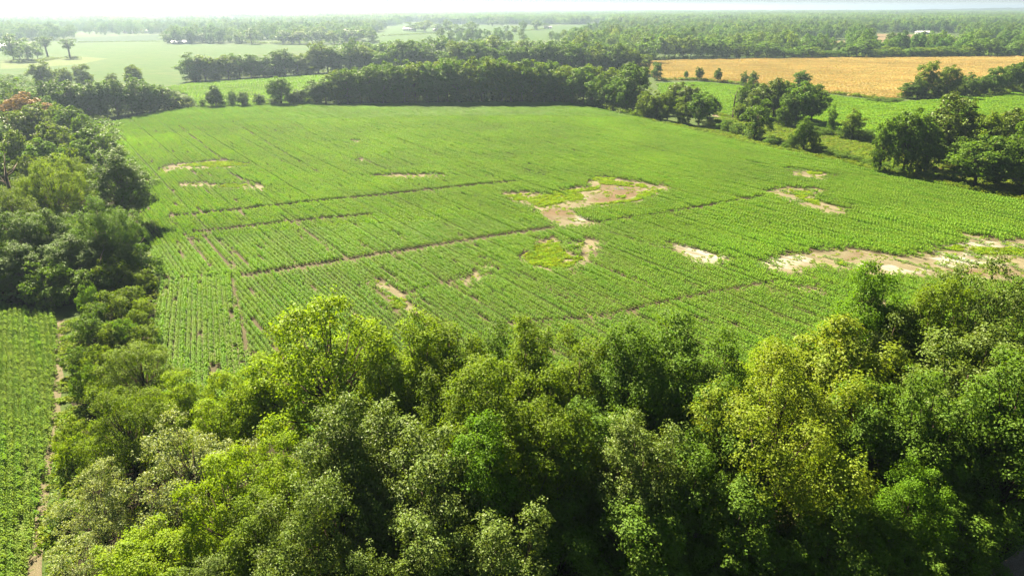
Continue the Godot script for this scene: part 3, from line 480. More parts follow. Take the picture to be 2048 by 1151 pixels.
const BARE := [
[Vector2(-2.5, -175.5), Vector2(3.4, -177.0), Vector2(9.8, -174.4), Vector2(15.5, -180.8), Vector2(21.1, -184.1), Vector2(22.9, -194.2), Vector2(29.7, -192.3), Vector2(37.8, -186.4), Vector2(43.7, -183.0), Vector2(40.1, -177.5), Vector2(35.4, -173.4), Vector2(30.6, -167.5), Vector2(21.5, -163.8), Vector2(17.2, -163.8), Vector2(13.8, -159.3), Vector2(17.1, -151.0), Vector2(19.7, -148.7), Vector2(11.7, -146.1), Vector2(8.7, -151.8), Vector2(7.2, -158.0), Vector2(4.4, -164.7), Vector2(0.8, -168.5)],
[Vector2(5.0, -136.6), Vector2(9.0, -137.9), Vector2(10.9, -135.6), Vector2(9.6, -131.8), Vector2(11.7, -126.4), Vector2(14.7, -127.3), Vector2(14.1, -130.9), Vector2(13.0, -135.6), Vector2(16.8, -137.9), Vector2(18.8, -135.0), Vector2(17.1, -130.9), Vector2(14.9, -126.1), Vector2(12.8, -122.2), Vector2(8.9, -119.5), Vector2(5.7, -121.4), Vector2(2.5, -123.6), Vector2(1.6, -127.3), Vector2(4.5, -129.3)],
[Vector2(31.9, -135.0), Vector2(35.6, -133.0), Vector2(39.0, -128.7), Vector2(42.5, -125.8), Vector2(40.5, -123.6), Vector2(35.5, -122.7), Vector2(33.8, -127.9)],
[Vector2(66.7, -178.6), Vector2(74.5, -181.9), Vector2(80.1, -180.8), Vector2(84.5, -178.6), Vector2(79.9, -175.5), Vector2(75.3, -170.4), Vector2(77.9, -164.7), Vector2(81.4, -160.2), Vector2(75.7, -156.8), Vector2(72.1, -162.4), Vector2(68.6, -169.4)],
[Vector2(81.5, -203.9), Vector2(86.2, -205.3), Vector2(90.3, -200.6), Vector2(93.0, -197.3), Vector2(88.0, -191.7), Vector2(83.3, -194.2), Vector2(81.5, -198.6)],
[Vector2(46.6, -122.2), Vector2(52.2, -127.3), Vector2(59.1, -129.9), Vector2(66.9, -131.8), Vector2(70.5, -130.9), Vector2(72.0, -127.9), Vector2(78.5, -127.3), Vector2(83.6, -129.3), Vector2(88.3, -134.0), Vector2(94.4, -135.6), Vector2(106.2, -136.6), Vector2(130.4, -140.7), Vector2(109.0, -114.5), Vector2(91.0, -114.5), Vector2(83.5, -115.0), Vector2(77.2, -116.5), Vector2(70.3, -117.0), Vector2(63.6, -118.2), Vector2(57.9, -122.2), Vector2(53.1, -119.5), Vector2(48.7, -117.5)],
[Vector2(95.1, -142.1), Vector2(99.2, -140.0), Vector2(100.6, -137.3), Vector2(96.4, -137.3)],
[Vector2(-106.6, -209.5), Vector2(-101.0, -212.4), Vector2(-95.1, -216.9), Vector2(-88.8, -216.9), Vector2(-84.6, -213.9), Vector2(-79.6, -211.0), Vector2(-83.7, -207.4), Vector2(-94.0, -206.7), Vector2(-100.9, -205.3), Vector2(-101.7, -200.6), Vector2(-104.4, -202.6)],
[Vector2(-92.9, -187.5), Vector2(-80.0, -186.4), Vector2(-71.4, -185.2), Vector2(-65.9, -183.0), Vector2(-67.0, -180.2), Vector2(-78.9, -183.5), Vector2(-88.6, -184.1)],
[Vector2(-24.8, -114.5), Vector2(-21.0, -107.6), Vector2(-18.9, -102.3), Vector2(-16.7, -101.0), Vector2(-14.2, -99.0), Vector2(-16.9, -105.4), Vector2(-19.1, -109.3), Vector2(-22.4, -113.3)],
[Vector2(-10.5, -113.3), Vector2(-6.7, -117.5), Vector2(-3.6, -118.2), Vector2(-5.7, -115.7), Vector2(-8.7, -112.6)],
[Vector2(-6.1, -125.0), Vector2(-3.2, -122.7), Vector2(-3.6, -120.8), Vector2(-5.3, -122.2)],
[Vector2(-46.5, -196.1), Vector2(-32.3, -197.3), Vector2(-20.8, -198.0), Vector2(-17.7, -195.4), Vector2(-31.9, -194.2)],
[Vector2(-88.3, -153.9), Vector2(-85.3, -151.8), Vector2(-78.1, -140.7), Vector2(-62.4, -114.5), Vector2(-63.3, -114.5), Vector2(-75.3, -134.0), Vector2(-83.8, -146.1)],
[Vector2(12.3, -99.8), Vector2(15.0, -99.0), Vector2(14.0, -97.2), Vector2(13.0, -98.3)],
[Vector2(59.5, -105.9), Vector2(62.9, -104.4), Vector2(61.4, -102.9), Vector2(59.1, -104.2)],
[Vector2(49.8, -110.9), Vector2(53.3, -110.9), Vector2(53.2, -108.7), Vector2(50.0, -109.1)],
[Vector2(-117.1, -200.6), Vector2(-110.0, -197.3), Vector2(-105.4, -194.8), Vector2(-108.1, -193.6), Vector2(-113.2, -196.1)],
[Vector2(-58.8, -253.0), Vector2(-54.3, -253.0), Vector2(-54.2, -249.9), Vector2(-57.8, -249.9)],
[Vector2(-49.8, -220.0), Vector2(-46.6, -220.0), Vector2(-46.3, -216.9), Vector2(-49.1, -216.9)],
[Vector2(-2.4, -173.7), Vector2(3.4, -175.3), Vector2(9.7, -172.7), Vector2(15.3, -179.0), Vector2(20.9, -182.3), Vector2(22.7, -192.2), Vector2(29.5, -190.4), Vector2(37.4, -184.5), Vector2(43.2, -181.2), Vector2(39.7, -175.8), Vector2(35.1, -171.7), Vector2(30.3, -165.8), Vector2(21.2, -162.2), Vector2(17.0, -162.2), Vector2(13.7, -157.7), Vector2(16.9, -149.5), Vector2(19.5, -147.2), Vector2(11.5, -144.6), Vector2(8.6, -150.3), Vector2(7.1, -156.5), Vector2(4.4, -163.1), Vector2(0.7, -166.8)],
[Vector2(4.9, -135.2), Vector2(8.9, -136.5), Vector2(10.8, -134.2), Vector2(9.5, -130.5), Vector2(11.6, -125.1), Vector2(14.6, -126.0), Vector2(13.9, -129.5), Vector2(12.8, -134.2), Vector2(16.7, -136.5), Vector2(18.6, -133.6), Vector2(16.9, -129.5), Vector2(14.7, -124.8), Vector2(12.7, -121.0), Vector2(8.8, -118.3), Vector2(5.6, -120.2), Vector2(2.4, -122.3), Vector2(1.5, -126.0), Vector2(4.5, -128.0)],
[Vector2(31.6, -133.6), Vector2(35.2, -131.7), Vector2(38.6, -127.5), Vector2(42.1, -124.6), Vector2(40.0, -122.3), Vector2(35.1, -121.5), Vector2(33.5, -126.6)],
[Vector2(66.0, -176.8), Vector2(73.8, -180.1), Vector2(79.3, -179.0), Vector2(83.6, -176.8), Vector2(79.1, -173.7), Vector2(74.5, -168.7), Vector2(77.1, -163.1), Vector2(80.6, -158.6), Vector2(74.9, -155.2), Vector2(71.4, -160.8), Vector2(67.9, -167.7)],
[Vector2(80.7, -201.9), Vector2(85.4, -203.3), Vector2(89.4, -198.6), Vector2(92.0, -195.4), Vector2(87.1, -189.8), Vector2(82.5, -192.2), Vector2(80.6, -196.6)],
[Vector2(46.2, -121.0), Vector2(51.7, -126.0), Vector2(58.5, -128.6), Vector2(66.2, -130.5), Vector2(69.8, -129.5), Vector2(71.3, -126.6), Vector2(77.7, -126.0), Vector2(82.8, -128.0), Vector2(87.4, -132.6), Vector2(93.4, -134.2), Vector2(105.1, -135.2), Vector2(129.1, -139.3), Vector2(107.9, -113.3), Vector2(90.1, -113.3), Vector2(82.7, -113.8), Vector2(76.4, -115.3), Vector2(69.5, -115.8), Vector2(63.0, -117.0), Vector2(57.3, -121.0), Vector2(52.6, -118.3), Vector2(48.2, -116.3)],
[Vector2(94.1, -140.6), Vector2(98.2, -138.6), Vector2(99.6, -135.9), Vector2(95.4, -135.9)],
[Vector2(-105.5, -207.4), Vector2(-100.0, -210.3), Vector2(-94.1, -214.7), Vector2(-87.9, -214.7), Vector2(-83.7, -211.8), Vector2(-78.9, -208.9), Vector2(-82.9, -205.3), Vector2(-93.0, -204.6), Vector2(-99.9, -203.3), Vector2(-100.7, -198.6), Vector2(-103.3, -200.6)],
[Vector2(-91.9, -185.7), Vector2(-79.2, -184.5), Vector2(-70.7, -183.4), Vector2(-65.2, -181.2), Vector2(-66.3, -178.4), Vector2(-78.1, -181.7), Vector2(-87.7, -182.3)],
[Vector2(-24.5, -113.3), Vector2(-20.8, -106.5), Vector2(-18.7, -101.3), Vector2(-16.5, -99.9), Vector2(-14.1, -98.0), Vector2(-16.7, -104.4), Vector2(-18.9, -108.3), Vector2(-22.1, -112.1)],
[Vector2(-10.4, -112.1), Vector2(-6.7, -116.3), Vector2(-3.5, -117.0), Vector2(-5.7, -114.6), Vector2(-8.6, -111.4)],
[Vector2(-6.1, -123.7), Vector2(-3.2, -121.5), Vector2(-3.6, -119.6), Vector2(-5.2, -121.0)],
[Vector2(-46.0, -194.1), Vector2(-32.0, -195.4), Vector2(-20.6, -196.0), Vector2(-17.6, -193.5), Vector2(-31.5, -192.2)],
[Vector2(-87.4, -152.3), Vector2(-84.4, -150.3), Vector2(-77.3, -139.3), Vector2(-61.8, -113.3), Vector2(-62.6, -113.3), Vector2(-74.6, -132.6), Vector2(-83.0, -144.6)],
[Vector2(12.2, -98.8), Vector2(14.8, -98.0), Vector2(13.8, -96.2), Vector2(12.8, -97.3)],
[Vector2(58.9, -104.8), Vector2(62.3, -103.3), Vector2(60.7, -101.9), Vector2(58.5, -103.1)],
[Vector2(49.3, -109.8), Vector2(52.8, -109.8), Vector2(52.7, -107.6), Vector2(49.5, -108.0)],
[Vector2(-115.9, -198.6), Vector2(-108.9, -195.4), Vector2(-104.4, -192.9), Vector2(-107.0, -191.6), Vector2(-112.1, -194.1)],
[Vector2(-58.2, -250.4), Vector2(-53.7, -250.4), Vector2(-53.7, -247.4), Vector2(-57.2, -247.4)],
[Vector2(-49.3, -217.8), Vector2(-46.1, -217.8), Vector2(-45.8, -214.7), Vector2(-48.6, -214.7)],
]
const WEEDY := [
[Vector2(5.2, -134.0), Vector2(9.9, -135.6), Vector2(9.6, -130.9), Vector2(11.2, -126.4), Vector2(14.1, -126.4), Vector2(10.9, -122.2), Vector2(7.1, -121.1), Vector2(3.4, -123.6), Vector2(2.5, -127.3)],
[Vector2(-102.8, -209.5), Vector2(-94.5, -215.4), Vector2(-86.7, -215.4), Vector2(-80.4, -211.0), Vector2(-89.7, -207.4)],
[Vector2(-1.8, -173.4), Vector2(4.7, -175.5), Vector2(3.3, -169.4), Vector2(0.8, -168.5)],
[Vector2(24.7, -191.1), Vector2(37.6, -185.2), Vector2(35.6, -181.9), Vector2(24.1, -186.4)],
[Vector2(33.5, -177.0), Vector2(40.8, -180.8), Vector2(35.4, -173.4), Vector2(30.8, -168.5)],
[Vector2(9.9, -177.0), Vector2(23.7, -183.0), Vector2(22.0, -179.7), Vector2(11.0, -173.4)],
[Vector2(2.5, -126.4), Vector2(8.1, -122.2), Vector2(11.9, -122.7), Vector2(8.9, -119.5), Vector2(3.4, -122.7)],
[Vector2(3.3, -169.4), Vector2(11.2, -177.0), Vector2(17.6, -175.5), Vector2(18.4, -170.4), Vector2(10.6, -165.6), Vector2(6.8, -162.4)],
[Vector2(22.2, -194.2), Vector2(29.1, -192.9), Vector2(26.5, -188.7), Vector2(23.1, -189.9)],
[Vector2(27.1, -173.4), Vector2(29.0, -173.4), Vector2(28.4, -171.4), Vector2(26.8, -171.4)],
[Vector2(5.1, -130.9), Vector2(8.7, -132.4), Vector2(10.5, -129.3), Vector2(9.2, -125.0), Vector2(4.8, -122.7), Vector2(3.0, -125.0)],
[Vector2(11.9, -135.0), Vector2(14.9, -134.0), Vector2(13.7, -132.4), Vector2(11.7, -133.0)],
[Vector2(87.1, -201.9), Vector2(91.0, -200.6), Vector2(89.2, -198.0), Vector2(86.3, -198.0)],
[Vector2(87.5, -130.9), Vector2(97.6, -132.7), Vector2(102.2, -130.9), Vector2(100.2, -127.9), Vector2(91.9, -128.4)],
[Vector2(61.6, -123.0), Vector2(63.0, -123.0), Vector2(62.4, -121.7), Vector2(61.0, -121.7)],
[Vector2(-96.4, -212.4), Vector2(-88.5, -216.1), Vector2(-81.9, -211.0), Vector2(-91.2, -207.4)],
[Vector2(-80.0, -186.4), Vector2(-71.4, -185.2), Vector2(-74.2, -181.9), Vector2(-80.3, -183.5)],
[Vector2(-20.0, -106.5), Vector2(-18.1, -105.4), Vector2(-16.7, -101.3), Vector2(-18.9, -102.3)],
[Vector2(73.7, -179.7), Vector2(77.9, -177.0), Vector2(75.1, -163.8), Vector2(72.8, -170.4)],
[Vector2(27.0, -168.5), Vector2(32.3, -170.4), Vector2(29.4, -167.5), Vector2(19.0, -163.8)],
[Vector2(85.5, -130.9), Vector2(92.7, -134.6), Vector2(92.4, -132.4)],
]
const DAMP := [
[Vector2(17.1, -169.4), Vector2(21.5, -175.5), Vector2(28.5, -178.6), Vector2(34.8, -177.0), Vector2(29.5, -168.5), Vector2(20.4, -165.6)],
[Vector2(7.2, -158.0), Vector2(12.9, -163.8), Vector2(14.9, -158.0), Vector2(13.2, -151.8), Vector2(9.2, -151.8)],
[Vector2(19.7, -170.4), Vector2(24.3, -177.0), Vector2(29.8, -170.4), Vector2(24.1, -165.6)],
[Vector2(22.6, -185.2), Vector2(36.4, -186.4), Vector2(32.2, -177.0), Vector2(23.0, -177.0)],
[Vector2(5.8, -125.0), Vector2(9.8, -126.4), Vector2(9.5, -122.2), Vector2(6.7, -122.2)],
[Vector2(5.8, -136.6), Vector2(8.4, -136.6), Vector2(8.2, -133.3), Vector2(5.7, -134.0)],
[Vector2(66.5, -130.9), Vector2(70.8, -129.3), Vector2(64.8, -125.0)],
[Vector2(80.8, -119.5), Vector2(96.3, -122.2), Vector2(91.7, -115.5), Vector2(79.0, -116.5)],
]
const PALE := [
[Vector2(46.6, -122.2), Vector2(51.9, -126.4), Vector2(58.5, -128.4), Vector2(59.1, -125.0), Vector2(53.1, -119.5)],
[Vector2(31.9, -135.0), Vector2(35.6, -133.0), Vector2(39.0, -128.7), Vector2(42.5, -125.8), Vector2(40.5, -123.6), Vector2(35.5, -122.7)],
[Vector2(79.2, -125.0), Vector2(85.7, -127.9), Vector2(92.5, -129.3), Vector2(88.7, -126.4), Vector2(97.2, -123.6), Vector2(81.6, -120.8)],
[Vector2(86.9, -133.3), Vector2(94.4, -135.6), Vector2(104.9, -135.9), Vector2(96.4, -130.9)],
[Vector2(10.9, -151.8), Vector2(14.9, -158.0), Vector2(16.6, -151.8), Vector2(12.9, -147.9)],
[Vector2(65.4, -122.2), Vector2(72.3, -120.8), Vector2(75.5, -118.2), Vector2(70.5, -117.5)],
[Vector2(13.5, -171.9), Vector2(22.6, -173.4), Vector2(17.1, -169.4)],
]
const GAPS := [
[[Vector2(-79.2, -153.5), Vector2(-70.7, -156.8), Vector2(-56.4, -163.4), Vector2(-40.8, -170.1), Vector2(-29.0, -175.1), Vector2(-16.5, -181.0), Vector2(1.5, -188.4)], 2.8],
[[Vector2(-68.4, -141.7), Vector2(-59.5, -145.3), Vector2(-47.8, -150.3), Vector2(-41.5, -152.3), Vector2(-32.4, -155.5)], 2.5],
[[Vector2(-48.7, -115.5), Vector2(-42.5, -118.6), Vector2(-36.0, -121.8), Vector2(-30.9, -124.6), Vector2(-22.1, -129.2), Vector2(-14.6, -133.3), Vector2(-7.7, -136.8), Vector2(-0.4, -140.6), Vector2(9.4, -144.9)], 2.8],
[[Vector2(17.3, -147.9), Vector2(31.9, -154.7), Vector2(48.1, -163.4), Vector2(64.6, -172.6)], 1.5],
[[Vector2(-19.5, -106.3), Vector2(-14.1, -110.5), Vector2(-10.5, -113.1), Vector2(-3.5, -117.1)], 1.4],
[[Vector2(-1.8, -95.3), Vector2(5.8, -96.8), Vector2(12.9, -97.7), Vector2(22.3, -102.6), Vector2(34.4, -108.3), Vector2(41.1, -110.8), Vector2(47.3, -113.6)], 1.2],
[[Vector2(41.0, -159.0), Vector2(50.8, -164.3), Vector2(64.4, -172.1)], 1.4],
[[Vector2(-50.6, -116.3), Vector2(-44.6, -103.0), Vector2(-39.8, -92.4), Vector2(-35.7, -83.8)], 0.7],
[[Vector2(-62.0, -113.1), Vector2(-55.4, -114.6), Vector2(-49.9, -116.3)], 0.7],
[[Vector2(-136.3, -286.3), Vector2(-92.6, -219.1)], 0.8],
[[Vector2(-69.7, -141.0), Vector2(-55.4, -119.9)], 0.9],
[[Vector2(-66.2, -140.3), Vector2(-50.7, -118.6)], 0.8],
[[Vector2(-60.6, -136.8), Vector2(-48.9, -121.2)], 0.7],
[[Vector2(-42.4, -87.5), Vector2(-39.1, -81.2)], 0.5],
[[Vector2(-40.7, -87.5), Vector2(-37.4, -81.2)], 0.5],
[[Vector2(-39.5, -88.3), Vector2(-35.4, -81.0)], 0.5],
[[Vector2(-40.6, -97.7), Vector2(-37.0, -93.2)], 0.7],
[[Vector2(-25.9, -113.6), Vector2(-18.7, -101.5)], 0.7],
[[Vector2(-26.8, -111.2), Vector2(-20.2, -100.6)], 0.5],
[[Vector2(-6.7, -100.6), Vector2(-1.0, -93.2)], 0.4],
[[Vector2(-137.3, -327.1), Vector2(-78.1, -233.1), Vector2(-55.5, -197.7)], 0.8],
[[Vector2(-120.5, -339.1), Vector2(-53.6, -228.8), Vector2(-20.0, -175.6)], 0.7],
[[Vector2(-92.3, -340.9), Vector2(-19.5, -216.7), Vector2(-1.9, -188.4)], 0.7],
[[Vector2(-78.7, -344.5), Vector2(-3.8, -216.7), Vector2(10.7, -192.7)], 0.5],
[[Vector2(-82.7, -199.0), Vector2(-65.9, -181.0)], 0.9],
[[Vector2(-63.5, -340.9), Vector2(16.1, -209.3)], 0.5],
[[Vector2(-42.2, -344.5), Vector2(34.4, -209.3), Vector2(59.4, -168.1)], 0.5],
[[Vector2(-15.7, -348.2), Vector2(69.2, -199.0)], 0.5],
[[Vector2(-53.7, -154.7), Vector2(-30.8, -124.0)], 0.7],
[[Vector2(-47.9, -159.0), Vector2(-25.6, -126.9)], 0.5],
[[Vector2(-21.8, -159.0), Vector2(-2.3, -124.0), Vector2(10.2, -102.6)], 0.5],
[[Vector2(42.0, -113.6), Vector2(52.0, -96.8)], 0.5],
[[Vector2(19.0, -143.1), Vector2(43.2, -117.3)], 0.7],
[[Vector2(1.7, -141.3), Vector2(23.9, -111.2)], 0.5],
]
const LINE := {
"track": [Vector2(86.4, -329.7), Vector2(91.4, -313.8), Vector2(100.7, -297.9), Vector2(107.4, -280.9), Vector2(113.7, -266.8), Vector2(124.9, -242.2), Vector2(133.6, -209.5), Vector2(142.7, -189.9), Vector2(149.7, -171.9)],
"base_wall": [Vector2(-109.5, -358.6), Vector2(-102.5, -360.6), Vector2(-31.6, -362.6), Vector2(27.0, -362.6), Vector2(42.4, -341.8), Vector2(58.1, -307.8)],
"base_belt": [Vector2(-210.9, -467.1), Vector2(-163.9, -509.4), Vector2(-126.3, -546.4), Vector2(-83.4, -537.7), Vector2(-8.9, -537.7), Vector2(99.7, -521.2)],
"base_gold": [Vector2(117.9, -656.7), Vector2(216.1, -689.6), Vector2(330.0, -711.0), Vector2(521.1, -725.9)],
"base_hedge": [Vector2(-188.9, -293.8), Vector2(-181.8, -303.5), Vector2(-167.1, -326.4), Vector2(-156.0, -343.6)],
"base_clump": [Vector2(206.5, -379.3), Vector2(246.5, -388.2), Vector2(298.6, -412.3)],
"base_track": [Vector2(86.8, -326.4), Vector2(93.3, -316.9), Vector2(109.6, -287.2), Vector2(118.3, -273.7), Vector2(129.5, -251.9)],
"base_edge": [Vector2(57.0, -302.1), Vector2(72.9, -271.4), Vector2(81.6, -249.0), Vector2(94.7, -227.3), Vector2(103.7, -211.0), Vector2(110.6, -197.3), Vector2(115.1, -189.9), Vector2(127.4, -167.5)],
"base_far": [Vector2(-366.2, -969.0), Vector2(-304.6, -962.3), Vector2(-179.4, -996.6)],
"base_ditch": [Vector2(-598.8, -1011.0), Vector2(-551.0, -1018.4), Vector2(-492.1, -1025.8)],
"base_rough": [Vector2(-429.2, -626.7), Vector2(-419.4, -638.4), Vector2(-424.9, -676.1), Vector2(-401.6, -676.1)],
"base_pasture": [Vector2(-219.2, -1222.2), Vector2(-155.1, -1313.3), Vector2(-13.3, -1404.7), Vector2(72.1, -1612.6)],
"base_gold_front": [Vector2(97.5, -477.0), Vector2(124.7, -477.0), Vector2(147.7, -445.3), Vector2(175.5, -407.3), Vector2(193.8, -375.0)],
"left_verge": [Vector2(-68.1, -97.5), Vector2(-62.3, -87.4), Vector2(-51.2, -68.5), Vector2(-46.6, -59.6), Vector2(-38.3, -44.5)],
"left_path": [Vector2(-69.9, -97.5), Vector2(-64.2, -87.4), Vector2(-53.0, -68.5), Vector2(-48.5, -59.6), Vector2(-40.3, -44.5)],
}

var rng := RandomNumberGenerator.new()
var noise := FastNoiseLite.new()
var quad_index := PackedInt32Array()
var taken := {}
var M := {}


func _ready() -> void:
	rng.seed = 11
	# ---- camera ----
	var cam := Camera3D.new()
	cam.name = "camera"
	cam.fov = 45.16
	cam.near = 0.5
	cam.far = 30000.0
	add_child(cam)
	cam.position = Vector3(0, 45, 0)
	cam.rotation_degrees = Vector3(-22.1, 0, 0)
	cam.current = true
	# ---- sky, air and exposure ----
	var env := Environment.new()
	env.background_mode = Environment.BG_SKY
	var sky_material := ProceduralSkyMaterial.new()
	sky_material.sky_top_color = Color(0.42, 0.55, 0.72)
	sky_material.sky_horizon_color = Color(0.80, 0.84, 0.86)
	sky_material.sky_curve = 0.12
	sky_material.sky_energy_multiplier = 0.36
	sky_material.ground_horizon_color = Color(0.6, 0.63, 0.6)
	sky_material.ground_bottom_color = Color(0.2, 0.22, 0.16)
	sky_material.sun_angle_max = 1.0
	var sky := Sky.new()
	sky.sky_material = sky_material
	env.sky = sky
	env.tonemap_mode = Environment.TONE_MAPPER_LINEAR
	env.tonemap_exposure = 6.3
	env.volumetric_fog_enabled = true
	env.volumetric_fog_density = 0.00018
	env.volumetric_fog_albedo = Color(0.80, 0.90, 1.0)
	env.volumetric_fog_anisotropy = 0.7
	env.volumetric_fog_length = 12000.0
	env.sdfgi_enabled = true
	env.ssao_enabled = true
	env.ssil_enabled = true
	var world := WorldEnvironment.new()
	world.name = "world_environment"
	world.environment = env
	add_child(world)
	# ---- sun: ahead and to the left, half way up ----
	var sun := DirectionalLight3D.new()
	sun.name = "sun"
	sun.light_color = Color(1.0, 0.945, 0.84)
	sun.light_energy = 1.6
	sun.light_angular_distance = 0.5
	sun.shadow_enabled = true
	add_child(sun)
	var el := deg_to_rad(43.0)
	var az := deg_to_rad(33.0)
	var to_sun := Vector3(-sin(az) * cos(el), sin(el), -cos(az) * cos(el))
	sun.look_at_from_position(to_sun * 100.0, Vector3.ZERO, Vector3.UP)

	noise.seed = 5
	noise.frequency = 1.0
	noise.fractal_octaves = 3
	for i in 70000:
		var b := i * 4
		quad_index.append_array(PackedInt32Array([b, b + 1, b + 2, b, b + 2, b + 3]))
	make_materials()
	build_ground()
	build_far_land()
	build_crops()
	build_trees()
	build_far_woods()
	build_dead_trees()
	build_buildings()
	build_undergrowth()


# ---------------------------------------------------------------- naming
func numbered(called: String) -> String:
	var n: int = taken.get(called, 0)
	taken[called] = n + 1
	return called if n == 0 else "%s_%03d" % [called, n]


func tag(o: Node, label: String, category: String, group := "", kind := "") -> void:
	o.set_meta("label", label)
	if category:
		o.set_meta("category", category)
	if group:
		o.set_meta("group", group)
	if kind:
		o.set_meta("kind", kind)


func thing(called: String, at: Vector3) -> Node3D:
	var o := Node3D.new()
	o.name = numbered(called)
	add_child(o)
	o.position = at
	return o


func part(called: String, mesh: Mesh, material: Material, parent: Node) -> MeshInstance3D:
	var o := MeshInstance3D.new()
	o.name = called if parent != self else numbered(called)
	o.mesh = mesh
	if material:
		o.material_override = material
	parent.add_child(o, true)
	return o


# ---------------------------------------------------------------- materials
func lin(r: float, g: float, b: float) -> Color:
	return Color(r, g, b).linear_to_srgb()


func noise_texture(s: int, freq: float, stops: Array, size := 512) -> NoiseTexture2D:
	var n := FastNoiseLite.new()
	n.seed = s
	n.frequency = freq
	n.fractal_octaves = 5
	var t := NoiseTexture2D.new()
	t.width = size
	t.height = size
	t.seamless = true
	t.noise = n
	var g := Gradient.new()
	var at := PackedFloat32Array()
	var colors := PackedColorArray()
	for k in stops.size():
		at.append(k / float(stops.size() - 1))
		colors.append(stops[k])
	g.offsets = at
	g.colors = colors
	t.color_ramp = g
	return t


func ground_material(key: String, s: int, metres: float, stops: Array, bands := 1.0, fine_metres := 3.0) -> StandardMaterial3D:
	var m := StandardMaterial3D.new()
	m.resource_name = key
	m.roughness = 0.95
	m.metallic_specular = 0.2
	m.albedo_texture = noise_texture(s, 0.012, stops)
	m.uv1_triplanar = true
	m.uv1_world_triplanar = true
	m.uv1_scale = Vector3(1.0 / metres, 1.0 / metres, bands / metres)
	m.detail_enabled = true
	m.detail_blend_mode = BaseMaterial3D.BLEND_MODE_MUL
	m.detail_uv_layer = BaseMaterial3D.DETAIL_UV_2
	m.detail_albedo = M.fine_grain
	m.uv2_triplanar = true
	m.uv2_world_triplanar = true
	m.uv2_scale = Vector3.ONE / fine_metres
	M[key] = m
	return m


func leaf_material(key: String, c: Color, through := 0.75, rough := 0.5) -> void:
	var m := StandardMaterial3D.new()
	m.resource_name = key
	m.albedo_color = c.linear_to_srgb()
	m.vertex_color_use_as_albedo = true
	m.roughness = rough
	m.metallic_specular = 0.22
	m.cull_mode = BaseMaterial3D.CULL_DISABLED
	m.backlight_enabled = true
	m.backlight = Color(1.0, 1.0, 0.55) * through
	M[key] = m


